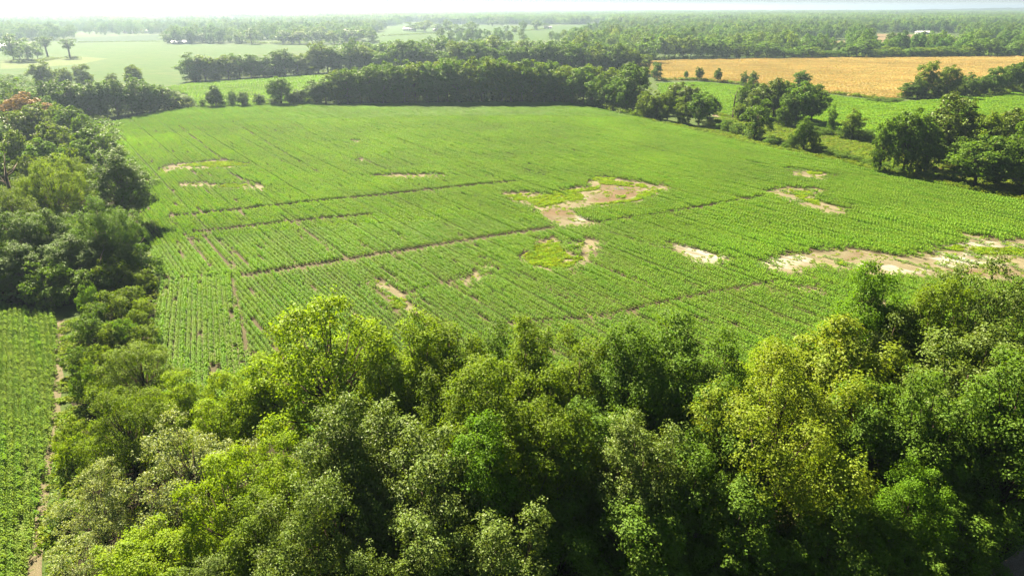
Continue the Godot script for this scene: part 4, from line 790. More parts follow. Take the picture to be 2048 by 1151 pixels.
func make_materials() -> void:
	M.fine_grain = noise_texture(3, 0.05, [Color(0.62, 0.62, 0.62), Color(1, 1, 1), Color(0.7, 0.7, 0.7), Color(1, 1, 1)])
	ground_material("meadow", 21, 160.0, [lin(0.033, 0.066, 0.012), lin(0.054, 0.091, 0.017), lin(0.071, 0.100, 0.025), lin(0.046, 0.083, 0.015)])
	ground_material("forest_litter", 22, 12.0, [lin(0.025, 0.020, 0.012), lin(0.042, 0.033, 0.017), lin(0.042, 0.050, 0.017)])
	ground_material("dirt", 23, 9.0, [lin(0.183, 0.137, 0.083), lin(0.232, 0.183, 0.124), lin(0.158, 0.133, 0.066)])
	ground_material("path_dirt", 33, 4.0, [lin(0.12, 0.10, 0.055), lin(0.16, 0.135, 0.08), lin(0.07, 0.09, 0.025)])
	ground_material("grassy", 24, 11.0, [lin(0.058, 0.100, 0.017), lin(0.100, 0.141, 0.029), lin(0.133, 0.141, 0.042)])
	ground_material("dry_grass", 25, 9.0, [lin(0.249, 0.149, 0.058), lin(0.199, 0.141, 0.050), lin(0.124, 0.133, 0.042)])
	ground_material("far_crop", 26, 210.0, [lin(0.028, 0.076, 0.007), lin(0.053, 0.108, 0.008), lin(0.034, 0.086, 0.008), lin(0.074, 0.108, 0.021), lin(0.031, 0.083, 0.007)], 3.0)
	ground_material("far_crop_blue", 27, 180.0, [lin(0.016, 0.049, 0.010), lin(0.020, 0.058, 0.012)])
	ground_material("gold_soil", 28, 120.0, [lin(0.239, 0.169, 0.050), lin(0.278, 0.190, 0.065), lin(0.248, 0.199, 0.060), lin(0.289, 0.179, 0.074)])
	ground_material("tan_stubble", 29, 90.0, [lin(0.20, 0.145, 0.08), lin(0.17, 0.13, 0.065)])
	ground_material("far_hill", 30, 300.0, [lin(0.042, 0.075, 0.025), lin(0.066, 0.100, 0.033)])
	var soil := StandardMaterial3D.new()
	soil.resource_name = "field_soil"
	soil.vertex_color_use_as_albedo = true
	soil.roughness = 0.95
	soil.metallic_specular = 0.2
	soil.albedo_texture = M.fine_grain
	soil.uv1_triplanar = true
	soil.uv1_world_triplanar = true
	soil.uv1_scale = Vector3.ONE / 4.0
	M.soil = soil
	leaf_material("lime", Color(0.195, 0.29, 0.01), 1.0, 0.55)
	leaf_material("olive", Color(0.135, 0.205, 0.012), 1.0, 0.55)
	leaf_material("dark", Color(0.1, 0.18, 0.016), 0.95, 0.55)
	leaf_material("mid", Color(0.11, 0.205, 0.02), 0.95, 0.55)
	leaf_material("grey", Color(0.12, 0.175, 0.03), 0.85, 0.45)
	leaf_material("gold", Color(0.175, 0.235, 0.018), 0.95, 0.5)
	leaf_material("green", Color(0.11, 0.215, 0.01), 1.0, 0.55)
	leaf_material("pale", Color(0.26, 0.31, 0.13), 0.85, 0.45)
	leaf_material("rust", Color(0.27, 0.165, 0.06), 0.8, 0.6)
	leaf_material("soy", Color(0.15, 0.275, 0.024), 0.95, 0.5)
	leaf_material("soy_dull", Color(0.145, 0.235, 0.03), 0.85, 0.6)
	leaf_material("gold_crop", Color(0.43, 0.325, 0.14), 0.7, 0.7)
	leaf_material("weed", Color(0.21, 0.32, 0.02), 1.0, 0.6)
	leaf_material("grass_blade", Color(0.17, 0.25, 0.025), 0.9, 0.6)
	var bark := StandardMaterial3D.new()
	bark.resource_name = "bark"
	bark.albedo_texture = noise_texture(31, 0.03, [lin(0.06, 0.045, 0.03), lin(0.13, 0.10, 0.07), lin(0.08, 0.06, 0.045)], 256)
	bark.uv1_triplanar = true
	bark.uv1_scale = Vector3(0.8, 0.2, 0.8)
	bark.roughness = 0.9
	M.bark = bark
	var dead := bark.duplicate()
	dead.resource_name = "weathered_wood"
	dead.albedo_texture = noise_texture(32, 0.03, [lin(0.16, 0.13, 0.1), lin(0.3, 0.26, 0.21)], 256)
	M.dead = dead
	var water := StandardMaterial3D.new()
	water.resource_name = "puddle_water"
	water.albedo_color = lin(0.12, 0.10, 0.07)
	water.roughness = 0.04
	water.metallic_specular = 0.6
	M.water = water
	for d in [["white_metal", 0.72, 0.72, 0.70, 0.45], ["grey_metal", 0.2, 0.21, 0.22, 0.6], ["white_wall", 0.4, 0.39, 0.37, 0.8], ["grey_wall", 0.16, 0.17, 0.18, 0.8], ["slate_metal", 0.13, 0.15, 0.18, 0.6], ["brown_wall", 0.24, 0.17, 0.12, 0.8], ["door_paint", 0.2, 0.2, 0.2, 0.6], ["pane_glass", 0.05, 0.06, 0.07, 0.1]]:
		var m := StandardMaterial3D.new()
		m.resource_name = d[0]
		m.albedo_color = lin(d[1], d[2], d[3])
		m.roughness = d[4]
		M[d[0]] = m


# ---------------------------------------------------------------- sheets on the ground
func sheet(called: String, outline: Array, y: float, material: Material, label: String, category: String, wobble := 0.0) -> MeshInstance3D:
	var pts := PackedVector2Array()
	for k in outline.size():
		var a: Vector2 = outline[k]
		var b: Vector2 = outline[(k + 1) % outline.size()]
		var n := 1 if wobble == 0.0 else clampi(int(a.distance_to(b) / (wobble * 4.0)), 1, 60)
		for j in n:
			var p := a.lerp(b, j / float(n))
			if wobble > 0.0:
				p += Vector2(noise.get_noise_2d(p.x * 0.13, p.y * 0.13), noise.get_noise_2d(p.y * 0.13 + 90.0, p.x * 0.13)) * wobble
			pts.append(p)
	var tri := Geometry2D.triangulate_polygon(pts)
	var v := PackedVector3Array()
	var nn := PackedVector3Array()
	for p in pts:
		v.append(Vector3(p.x, y, p.y))
		nn.append(Vector3.UP)
	var a2 := []
	a2.resize(Mesh.ARRAY_MAX)
	a2[Mesh.ARRAY_VERTEX] = v
	a2[Mesh.ARRAY_NORMAL] = nn
	a2[Mesh.ARRAY_INDEX] = tri
	var mesh := ArrayMesh.new()
	mesh.add_surface_from_arrays(Mesh.PRIMITIVE_TRIANGLES, a2)
	var o := part(called, mesh, material, self)
	tag(o, label, category, "", "structure")
	return o


func band(line: Array, width: float, wobble := 0.3) -> Array:
	var left := []
	var right := []
	for k in line.size():
		var d: Vector2 = (line[mini(k + 1, line.size() - 1)] - line[maxi(k - 1, 0)]).normalized()
		var n := Vector2(-d.y, d.x) * width * 0.5
		left.append(line[k] + n)
		right.push_front(line[k] - n)
	return left + right


func build_ground() -> void:
	sheet("ground", [Vector2(-9000, 300), Vector2(9000, 300), Vector2(9000, -13000), Vector2(-9000, -13000)], -0.03, M.meadow, "green meadow land stretching to the horizon", "ground")
	sheet("forest_floor", AREA.wood_floor, 0.0, M.forest_litter, "dark leaf litter under the foreground wood", "forest floor", 0.8)
	sheet("forest_floor", AREA.left_wood_floor, 0.0, M.forest_litter, "dark leaf litter under the wood on the left", "forest floor", 0.8)
	sheet("grass_strip", AREA.strip, 0.0, M.grassy, "grassy strip with brush right of the main field", "grass", 0.6)
	sheet("dry_grass_strip", AREA.dry_strip, 0.012, M.dry_grass, "orange dry grass behind the tall trees on the right", "grass", 0.8)
	sheet("dirt_track", band(LINE.track, 3.2), 0.02, M.dirt, "pale dirt track beyond the trees on the right", "track", 0.5)
	sheet("dirt_path", band(LINE.left_path, 0.95), 0.012, M.path_dirt, "narrow bare dirt path along the left field", "path", 0.35)
	sheet("dirt_road", AREA.bottom_road, 0.012, M.dirt, "dirt road at the lower right corner", "road", 0.5)
	sheet("soil", AREA.left_field, 0.004, M.grassy, "soil under the crop at the lower left", "soil", 0.2)
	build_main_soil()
	var puddle := []
	for k in 20:
		var a := k * TAU / 20.0
		puddle.append(Vector2(28.9 + cos(a) * 1.35 * (1.0 + 0.25 * sin(a * 2.0 + 1.0)), -181.3 + sin(a) * 1.7 * (1.0 + 0.2 * cos(a * 3.0))))
	sheet("puddle", puddle, 0.07, M.water, "small puddle shining in the bare patch mid field", "puddle")


func inside_any(p: Vector2, list: Array) -> bool:
	for q in list:
		if Geometry2D.is_point_in_polygon(p, q):
			return true
	return false


var ROW := Vector2(-0.5650, -0.8251)   # direction of the main crop rows


func build_main_soil() -> void:
	var outline := PackedVector2Array(AREA.main_field)
	var lo := outline[0]
	var hi := outline[0]
	for p in outline:
		lo = lo.min(p)
		hi = hi.max(p)
	var step := 1.0
	var nx := int((hi.x - lo.x) / step) + 2
	var nz := int((hi.y - lo.y) / step) + 2
	var pale_area := []
	var damp_area := []
	var bare_area := []
	for q in PALE: pale_area.append(PackedVector2Array(q))
	for q in DAMP: damp_area.append(PackedVector2Array(q))
	for q in BARE: bare_area.append(PackedVector2Array(q))
	var slot := PackedInt32Array()
	slot.resize(nx * nz)
	slot.fill(-1)
	var v := PackedVector3Array()
	var n := PackedVector3Array()
	var c := PackedColorArray()
	var across := Vector2(-ROW.y, ROW.x)
	for j in nz:
		for i in nx:
			var p := lo + Vector2(i, j) * step
			if not Geometry2D.is_point_in_polygon(p, outline):
				continue
			slot[j * nx + i] = v.size()
			var u := p.dot(ROW)
			var w := p.dot(across)
			var streak := noise.get_noise_2d(u * 0.06, w * 0.7)
			var blot := noise.get_noise_2d(p.x * 0.09, p.y * 0.09 + 300.0)
			var wander := Vector2(blot, streak) * 5.0
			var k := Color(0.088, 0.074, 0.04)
			if inside_any(p + wander * 0.4, bare_area):
				k = Color(0.172, 0.15, 0.088)
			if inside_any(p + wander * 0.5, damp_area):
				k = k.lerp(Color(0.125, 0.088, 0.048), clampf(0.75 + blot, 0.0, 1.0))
			elif inside_any(p + wander, pale_area):
				k = k.lerp(Color(0.31, 0.29, 0.235), clampf(0.75 + streak, 0.0, 1.0))
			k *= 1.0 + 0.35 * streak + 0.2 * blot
			k.a = 1.0
			c.append(k)
			v.append(Vector3(p.x, 0.03 + 0.03 * blot, p.y))
			n.append(Vector3.UP)
	var idx := PackedInt32Array()
	for j in nz - 1:
		for i in nx - 1:
			var a := slot[j * nx + i]
			var b := slot[j * nx + i + 1]
			var d := slot[(j + 1) * nx + i]
			var e := slot[(j + 1) * nx + i + 1]
			if a >= 0 and b >= 0 and d >= 0 and e >= 0:
				idx.append_array(PackedInt32Array([a, b, e, a, e, d]))
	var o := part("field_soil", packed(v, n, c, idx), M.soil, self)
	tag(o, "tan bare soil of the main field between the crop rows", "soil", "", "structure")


func packed(v: PackedVector3Array, n: PackedVector3Array, c: PackedColorArray, idx: PackedInt32Array) -> ArrayMesh:
	var a := []
	a.resize(Mesh.ARRAY_MAX)
	a[Mesh.ARRAY_VERTEX] = v
	a[Mesh.ARRAY_NORMAL] = n
	if c.size():
		a[Mesh.ARRAY_COLOR] = c
	a[Mesh.ARRAY_INDEX] = idx
	var mesh := ArrayMesh.new()
	mesh.add_surface_from_arrays(Mesh.PRIMITIVE_TRIANGLES, a)
	return mesh


func build_far_land() -> void:
	var far := [
		["second_field", "grassy", "bright green field behind the far tree row", 0.004],
		["right_field", "grassy", "soil under the green field right of the track", 0.004],
		["gold_field", "gold_soil", "golden ripe field at the upper right", 0.004],
		["far_left_field", "far_crop", "wide pale green field at the far left", 0.004],
		["far_left_band", "far_crop_blue", "bluish green band of field at the far left", 0.2],
		["far_mid_field", "far_crop", "distant green pasture with barns in the middle", 0.004],
		["tan_one", "tan_stubble", "small tan field behind the golden field trees", 0.01],
		["tan_two", "tan_stubble", "larger tan field far off at the right", 0.01],
		["tan_three", "tan_stubble", "tiny tan field near the right edge", 0.01],
		["green_one", "far_crop", "small green plot behind the golden field trees", 0.01],
		["far_green_two", "far_crop", "far pale green clearing among the woods on the right", 0.01],
		["far_green_three", "far_crop", "smaller far clearing among the woods on the right", 0.01],
		["far_green_four", "far_crop", "far clearing left of the right woods", 0.01],
		["far_green_five", "far_crop", "narrow far clearing above the golden field", 0.01],
		["rough_patch", "grassy", "rough grass round the clump on the far left field", 0.02],
		["pale_left", "tan_stubble", "pale strip of farmland at the far left horizon", 0.01],
		["pale_mid", "tan_stubble", "pale strip of farmland near the middle horizon", 0.01],
	]
	for f in far:
		sheet("far_field", AREA[f[0]], f[3], M[f[1]], f[2], "field", 2.5 if f[0].begins_with("far") or f[0].begins_with("gold") else 0.8)
	# low wooded hills on the horizon
	var ridges := [[-5200.0, -4700.0, -700.0, 34.0, "faint wooded hills on the left horizon"], [-6500.0, 3300.0, 6500.0, 40.0, "faint wooded hills on the right horizon"], [-7500.0, -1500.0, 3800.0, 14.0, "faint low rise on the middle horizon"]]
	for r in ridges:
		var v := PackedVector3Array()
		var n := PackedVector3Array()
		var idx := PackedInt32Array()
		var cols := 90
		for i in cols + 1:
			var x: float = lerpf(r[1], r[2], i / float(cols))
			var taper := sin(PI * i / float(cols))
			for j in 7:
				var t := j / 6.0
				var h: float = sin(PI * t) * r[3] * sqrt(taper) * (1.0 + 0.5 * noise.get_noise_2d(x * 0.002, r[0])) + (noise.get_noise_2d(x * 0.02, j * 3.0) * 5.0 if j > 0 and j < 6 else -1.0)
				v.append(Vector3(x, h, r[0] + 500.0 - 1000.0 * t))
				n.append(Vector3(0, 1, 0.4).normalized())
		for i in cols:
			for j in 6:
				var a := i * 7 + j
				idx.append_array(PackedInt32Array([a, a + 1, a + 8, a, a + 8, a + 7]))
		var o := part("hills", packed(v, n, PackedColorArray(), idx), M.far_hill, self)
		tag(o, r[4], "hills", "", "structure")


# ---------------------------------------------------------------- leaves
# a small spray of leaves round the origin that looks along +y: [corners, normals, colours]
func spray(count: int, spread: float, length: float, width: float, lift := 0.5, vary := 0.25) -> Array:
	var v := PackedVector3Array()
	var n := PackedVector3Array()
	var c := PackedColorArray()
	var tint := 1.0 + rng.randf_range(-vary, vary)
	var warm := rng.randf_range(-0.12, 0.16)
	for i in count:
		var at := Vector3(rng.randfn(0, 0.5), rng.randfn(0, 0.35), rng.randfn(0, 0.5)) * spread
		var up := (Vector3(rng.randf_range(-1, 1), rng.randf_range(-0.2, 1.0) + lift, rng.randf_range(-1, 1)) + at / maxf(spread, 0.01) * 0.5).normalized()
		var along := up.cross(Vector3(rng.randf_range(-1, 1), rng.randf_range(-0.6, 0.2), rng.randf_range(-1, 1))).normalized()
		var side := up.cross(along)
		var s := rng.randf_range(0.55, 1.35)
		var a := along * length * s
		var b := side * width * s
		var fold := up * width * 0.25 * s
		v.append_array(PackedVector3Array([at - a * 0.5, at + b * 0.5 + fold, at + a * 0.5 - up * length * 0.12, at - b * 0.5 + fold]))
		n.append_array(PackedVector3Array([up, (up - side * 0.35).normalized(), up, (up + side * 0.35).normalized()]))
		var t := tint * rng.randf_range(0.8, 1.2)
		var k := Color(t * (1.0 + warm), t, t * (1.0 - warm))
		c.append_array(PackedColorArray([k, k, k, k]))
	return [v, n, c]


func sprays(how_many: int, count: int, spread: float, length: float, width: float, lift := 0.5, vary := 0.25) -> Array:
	var out := []
	for i in how_many:
		out.append(spray(count, spread, length, width, lift, vary))
	return out


func facing(up: Vector3, spin: float) -> Basis:
	var side := up.cross(Vector3(0.31, 0.2, 0.93)).normalized()
	var b := Basis(side, up, side.cross(up).normalized())
	return b * Basis(Vector3.UP, spin)


func leaf_mesh(v: PackedVector3Array, n: PackedVector3Array, c: PackedColorArray) -> ArrayMesh:
	return packed(v, n, c, quad_index.slice(0, v.size() / 4 * 6))


# ---------------------------------------------------------------- trees
func tube(v: PackedVector3Array, n: PackedVector3Array, idx: PackedInt32Array, pts: Array, radii: Array, sides := 7) -> void:
	var first := v.size()
	for k in pts.size():
		var d: Vector3 = (pts[mini(k + 1, pts.size() - 1)] - pts[maxi(k - 1, 0)]).normalized()
		var b := facing(d, 0.0)
		for s in sides:
			var a := s * TAU / sides
			var out := b * Vector3(cos(a), 0, sin(a))
			v.append(pts[k] + out * radii[k])
			n.append(out)
	for k in pts.size() - 1:
		for s in sides:
			var p := first + k * sides + s
			var q := first + k * sides + (s + 1) % sides
			idx.append_array(PackedInt32Array([p, p + sides, q, q, p + sides, q + sides]))


# A tree of height 1 x "tall" metres and crown radius "wide"; returns [trunk mesh, crown mesh].
# form: base = where the crown starts (share of height), lobes, lobe = lobe size, per_lobe = sprays on each lobe, taper = 0 round .. 1 conical, hollow = how far lobes keep to the outside
func make_tree(tall: float, wide: float, form: Dictionary, leaf_sprays: Array) -> Array:
	var tv := PackedVector3Array()
	var tn := PackedVector3Array()
	var ti := PackedInt32Array()
	var cv := PackedVector3Array()
	var cn := PackedVector3Array()
	var cc := PackedColorArray()
	var sway := Vector3(rng.randf_range(-1, 1), 0, rng.randf_range(-1, 1)) * wide * 0.12
	var odd := rng.randf() * 500.0
	var girth: float = form.get("girth", 0.017) * tall
	var start: float = form.base * tall
	var mid := (start + tall) * 0.5
	var half := (tall - start) * 0.5
	var top_of_stem := start + (tall - start) * 0.72
	tube(tv, tn, ti, [Vector3(0, -0.5, 0), Vector3(0, 0.25, 0), Vector3(0, start * 0.6, 0) + sway * 0.3, Vector3(0, mid, 0) + sway, Vector3(0, top_of_stem, 0) + sway * 1.3], [girth * 1.7, girth * 1.35, girth, girth * 0.65, girth * 0.15], 8)
	var lobes := []
	var tries := 0
	while lobes.size() < form.lobes and tries < 4000:
		tries += 1
		var d := Vector3(rng.randfn(), rng.randfn() * 0.9 + 0.12, rng.randfn()).normalized()
		var r := lerpf(form.get("hollow", 0.6), 1.0, rng.randf())
		var lobe: float = form.lobe * wide * rng.randf_range(0.55, 1.45)
		# crowns are lopsided: whole sides stand out or fall back
		r *= 1.0 + 0.95 * noise.get_noise_3d(d.x * 1.1 + odd, d.y * 1.1, d.z * 1.1 - odd)
		if rng.randf() < 0.14:
			r *= rng.randf_range(1.03, 1.15)
		r = minf(r, 1.17)
		var y := d.y * r
		var narrow := lerpf(1.0, clampf(1.0 - (y + 1.0) * 0.5, 0.05, 1.0) * 1.5, form.get("taper", 0.0))
		var p := Vector3(d.x * (wide - lobe * 0.8) * r * narrow, mid + y * (half - lobe * 0.7), d.z * (wide - lobe * 0.8) * r * narrow)
		var clear := true
		for q in lobes:
			if p.distance_to(q[0]) < (lobe + q[1]) * form.get("apart", 0.55):
				clear = false
				break
		if clear or tries > 3000:
			lobes.append([p, lobe])
	for q in lobes:
		var p: Vector3 = q[0]
		var lobe: float = q[1]
		# limb
		var fork := clampf((p.y - start * 0.8) * 0.5 + start * 0.7, start * 0.5, top_of_stem)
		var root := Vector3(0, fork, 0) + sway * clampf(fork / mid, 0.0, 1.3)
		var bend := root.lerp(p, 0.55) + Vector3(0, -0.06 * tall * rng.randf(), 0)
		var g := girth * 0.36 * rng.randf_range(0.7, 1.2)
		tube(tv, tn, ti, [root, bend, p + Vector3(0, lobe * 0.3, 0)], [g, g * 0.6, g * 0.12], 5)
		# foliage on the lobe, thickest on its outer and upper side
		var outward := Vector3(p.x, (p.y - mid) * 0.6, p.z).normalized()
		var squash := Vector3(1, form.get("squash", 0.8), 1)
		var stretch: float = form.get("stretch", 1.0)
		var made: int = int(form.per_lobe * pow(lobe / (form.lobe * wide), 2.0)) + 1
		for s in made:
			var d := Vector3(rng.randfn(), rng.randfn(), rng.randfn()).normalized()
			d = (d + outward * 0.45 + Vector3(0, 0.35, 0)).normalized()
			var r := lobe * rng.randf_range(0.55, 1.08)
			var at: Vector3 = p + d * r * squash
			at.y += absf(d.y) * r * (stretch - 1.0)
			if rng.randf() < 0.12:
				at += d * lobe * rng.randf_range(0.1, 0.5)
			var up := (d + Vector3(0, 0.5, 0)).normalized()
			var b := facing(up, rng.randf() * TAU)
			var one: Array = leaf_sprays[rng.randi() % leaf_sprays.size()]
			cv.append_array(Transform3D(b, at) * one[0])
			cn.append_array(Transform3D(b, Vector3.ZERO) * one[1])
			cc.append_array(one[2])
	return [packed(tv, tn, PackedColorArray(), ti), leaf_mesh(cv, cn, cc)]


func build_trees() -> void:
	var fine := sprays(20, 21, 0.5, 0.2, 0.13, 0.8, 0.22)
	var fine_big := sprays(20, 17, 0.55, 0.25, 0.165, 0.8, 0.22)
	var wispy := sprays(12, 11, 0.45, 0.30, 0.13, 0.35)
	var coarse := sprays(12, 9, 0.75, 0.6, 0.42)
	var far := sprays(10, 9, 1.2, 1.0, 0.75, 0.8, 0.1)
	# near shapes: nominal 18 m tall, 6 m crown radius
	var near := {
		"oak": [], "upright": [], "open": [], "broad": [], "willow": [], "bush": [], "slim": [],
	}
	for k in 3:
		near.oak.append(make_tree(18, 6.0, {"base": 0.18, "lobes": 72, "lobe": 0.21, "per_lobe": 27, "hollow": 0.5, "apart": 0.56, "stretch": 1.8}, fine))
		near.slim.append(make_tree(18, 4.0, {"base": 0.12, "lobes": 60, "lobe": 0.25, "per_lobe": 24, "hollow": 0.45, "taper": 0.12, "stretch": 1.9, "apart": 0.56}, fine))
		near.upright.append(make_tree(18, 5.0, {"base": 0.16, "lobes": 70, "lobe": 0.21, "per_lobe": 27, "hollow": 0.45, "taper": 0.15, "stretch": 2.0, "apart": 0.56}, fine_big))
	for k in 2:
		near.open.append(make_tree(18, 6.5, {"base": 0.25, "lobes": 58, "lobe": 0.21, "per_lobe": 30, "hollow": 0.5, "girth": 0.021, "squash": 0.6, "apart": 0.6}, fine_big))
		near.broad.append(make_tree(18, 6.5, {"base": 0.14, "lobes": 76, "lobe": 0.19, "per_lobe": 25, "hollow": 0.5, "apart": 0.55, "stretch": 1.5}, fine))
		near.willow.append(make_tree(18, 7.0, {"base": 0.12, "lobes": 56, "lobe": 0.2, "per_lobe": 24, "hollow": 0.45, "squash": 0.6, "girth": 0.015, "apart": 0.55}, wispy))
		near.bush.append(make_tree(5, 3.0, {"base": 0.02, "lobes": 22, "lobe": 0.34, "per_lobe": 26, "hollow": 0.3, "squash": 0.8}, sprays(10, 12, 0.3, 0.24, 0.16)))
	var mids := []
	for k in 7:
		mids.append(make_tree(17, 5.5, {"base": 0.02 + 0.035 * (k % 4), "lobes": 44, "lobe": 0.29, "per_lobe": 17, "hollow": 0.5, "taper": 0.25 * (k % 2), "apart": 0.5}, coarse))
	var cone := make_tree(12, 3.5, {"base": 0.05, "lobes": 40, "lobe": 0.3, "per_lobe": 12, "hollow": 0.3, "taper": 0.95}, coarse)
	var stalky := make_tree(22, 5.5, {"base": 0.5, "lobes": 24, "lobe": 0.3, "per_lobe": 14, "squash": 0.6, "girth": 0.022}, coarse)
	var fars := []
	for k in 4:
		fars.append(make_tree(17, 6.0, {"base": 0.1, "lobes": 18, "lobe": 0.36, "per_lobe": 8, "hollow": 0.5, "taper": 0.2 * (k % 2)}, far))
	M.far_trees = fars
	var leaf_of := {"lime": "lime", "olive": "olive", "dark": "dark", "grey": "grey", "gold": "gold", "gold2": "gold", "green": "green", "green2": "mid", "pale": "pale", "rust": "rust", "lwlime": "lime", "cone": "dark", "olive2": "olive", "vine": "green", "open": "dark"}
	var shape_of := {"lime": "open", "olive": "oak", "dark": "upright", "grey": "oak", "gold": "broad", "gold2": "upright", "green": "upright", "green2": "oak", "pale": "willow", "rust": "oak", "lwlime": "broad"}
	var turn := 0
	for t in TREES:
		var species: String = t[0]
		var shrub := species.ends_with("_shrub")
		species = species.trim_suffix("_shrub")
		var at := Vector3(t[1], 0, t[2])
		var away := at.length()
		turn += 1
		var shape: Array
		var size := Vector2(18, 12)
		if species == "cone":
			shape = cone
			size = Vector2(12, 7)
		elif species == "open":
			shape = stalky
			size = Vector2(22, 11)
		elif shrub or (t[3] < 7.0 and away < 330.0):
			shape = near.bush[turn % 2]
			size = Vector2(5, 6)
		elif away < 185.0:
			var kind: String = shape_of.get(species, "oak")
			if t[4] < t[3] * 0.56 and kind != "willow":
				kind = "slim"
			var list: Array = near[kind]
			shape = list[turn % list.size()]
			size = Vector2(18, {"oak": 12.0, "upright": 10.0, "open": 13.0, "broad": 13.0, "willow": 14.0, "slim": 8.0}[kind])
		elif away < 620.0:
			shape = mids[turn % 7]
			size = Vector2(17, 11)
		else:
			shape = fars[turn % 4]
			size = Vector2(17, 12)
		var o := thing("shrub" if shrub else ("hardwood_tree" if away < 300.0 else "hedgerow_tree"), at)
		o.rotation.y = fposmod(turn * 2.399, TAU)
		var wide: float = t[4] / size.y
		o.scale = Vector3(wide, t[3] / size.x, wide)
		part("trunk", shape[0], M.bark, o)
		part("crown", shape[1], M[leaf_of[species]], o)
		tag(o, t[6], "shrub" if shrub else "tree", GROUPS[t[5]])


# ---------------------------------------------------------------- copies as one mass
func mass(called: String, mesh: Mesh, material: Material, places: Array, tints: PackedColorArray, parent: Node) -> MultiMeshInstance3D:
	var mm := MultiMesh.new()
	mm.transform_format = MultiMesh.TRANSFORM_3D
	mm.use_colors = tints.size() > 0
	mm.mesh = mesh
	mm.instance_count = places.size()
	for i in places.size():
		var t: Transform3D = places[i]
		mm.set_instance_transform(i, t)
	if tints.size():
		for i in places.size():
			mm.set_instance_color(i, tints[i])
	var o := MultiMeshInstance3D.new()
	o.name = called if parent != self else numbered(called)
	o.multimesh = mm
	o.material_override = material
	parent.add_child(o, true)
	return o


func build_far_woods() -> void:
	# grove: a piece of closed wood, about 56 m across
	var far := sprays(10, 7, 1.9, 2.0, 1.5, 0.8, 0.1)
	var groves := []
	for k in 2:
		var v := PackedVector3Array()
		var n := PackedVector3Array()
		var c := PackedColorArray()
		for i in 34:
			var at := Vector3(rng.randf_range(-28, 28), 0, rng.randf_range(-28, 28))
			var tall := rng.randf_range(12, 19)
			var r := rng.randf_range(4.5, 7.0)
			for j in 34:
				var d := Vector3(rng.randfn(), rng.randfn(), rng.randfn()).normalized()
				d = (d + Vector3(0, 0.4, 0)).normalized()
				var p := at + Vector3(d.x * r, tall * 0.56 + d.y * tall * 0.44, d.z * r)
				var one: Array = far[rng.randi() % far.size()]
				var b := facing((d + Vector3(0, 0.4, 0)).normalized(), rng.randf() * TAU)
				v.append_array(Transform3D(b, p) * one[0])
				n.append_array(Transform3D(b, Vector3.ZERO) * one[1])
				c.append_array(one[2])
		groves.append(leaf_mesh(v, n, c))
	var open_land := []
	for k in ["far_left_field", "far_left_band", "far_mid_field", "tan_one", "tan_two", "tan_three", "green_one", "clear_one", "clear_two", "gold_field", "far_green_two", "far_green_three", "far_green_four", "far_green_five", "pale_left", "pale_mid", "second_field", "right_field"]:
		open_land.append(PackedVector2Array(AREA[k]))
	var holder := thing("distant_woodland", Vector3.ZERO)
	tag(holder, "hazy distant woodland reaching to the horizon", "woodland", "", "stuff")
	# single crowns from 650 m to 1900 m
	var places := [[], [], [], []]
	var tints := [PackedColorArray(), PackedColorArray(), PackedColorArray(), PackedColorArray()]
	var z := -690.0
	while z > -1900.0:
		var x := z * 0.86
		while x < -z * 0.86:
			var p := Vector2(x + rng.randf_range(-4, 4), z + rng.randf_range(-4, 4))
			x += 10.5
			var wood := noise.get_noise_2d(p.x * 0.003, p.y * 0.006 + 40.0) + 0.35 * noise.get_noise_2d(p.x * 0.012, p.y * 0.02)
			var need := -0.06 if p.x > 60.0 else 0.06
			if p.x > 60.0 and p.y > -730.0:
				continue
			if p.x < 60.0 and p.y > -960.0:
				continue
			if (wood < need and rng.randf() > 0.03) or inside_any(p, open_land):
				continue
			var k := rng.randi() % 4
			var s := rng.randf_range(0.55, 1.25)
			places[k].append(Transform3D(Basis(Vector3.UP, rng.randf() * TAU).scaled(Vector3(s, s * rng.randf_range(0.85, 1.15), s)), Vector3(p.x, 0, p.y)))
			var stand := noise.get_noise_2d(p.x * 0.01 + 800.0, p.y * 0.01)
			var g := rng.randf_range(0.75, 1.15) * (1.0 + 0.5 * stand)
			tints[k].append(Color(g * rng.randf_range(0.85, 1.15) * (1.0 + 0.3 * stand), g, g * rng.randf_range(0.8, 1.2)))
		z -= 10.5
	var count := 0
	for k in 4:
		count += places[k].size()
		mass("tree_crowns", M.far_trees[k][1], M.mid, places[k], tints[k], holder)
	# closed groves beyond
	var gp := [[], []]
	var gt := [PackedColorArray(), PackedColorArray()]
	z = -1900.0
	while z > -6200.0:
		var step := 44.0 if z > -3200.0 else 70.0
		var x := z * 0.84
		while x < -z * 0.84:
			var p := Vector2(x + rng.randf_range(-18, 18), z + rng.randf_range(-18, 18))
			x += step
			if noise.get_noise_2d(p.x * 0.0014, p.y * 0.0045 + 70.0) < 0.0 or inside_any(p, open_land):
				continue
			var k := rng.randi() % 2
			var s := rng.randf_range(0.9, 1.3) * (1.0 if z > -3200.0 else 1.4)
			gp[k].append(Transform3D(Basis(Vector3.UP, rng.randf() * TAU).scaled(Vector3(s, rng.randf_range(0.8, 1.25), s)), Vector3(p.x, 0, p.y)))
			var g := rng.randf_range(0.8, 1.3)
			gt[k].append(Color(g * rng.randf_range(0.9, 1.2), g, g))
		z -= step
	for k in 2:
		mass("grove", groves[k], M.mid, gp[k], gt[k], holder)
	print("far trees ", count, " groves ", gp[0].size() + gp[1].size())


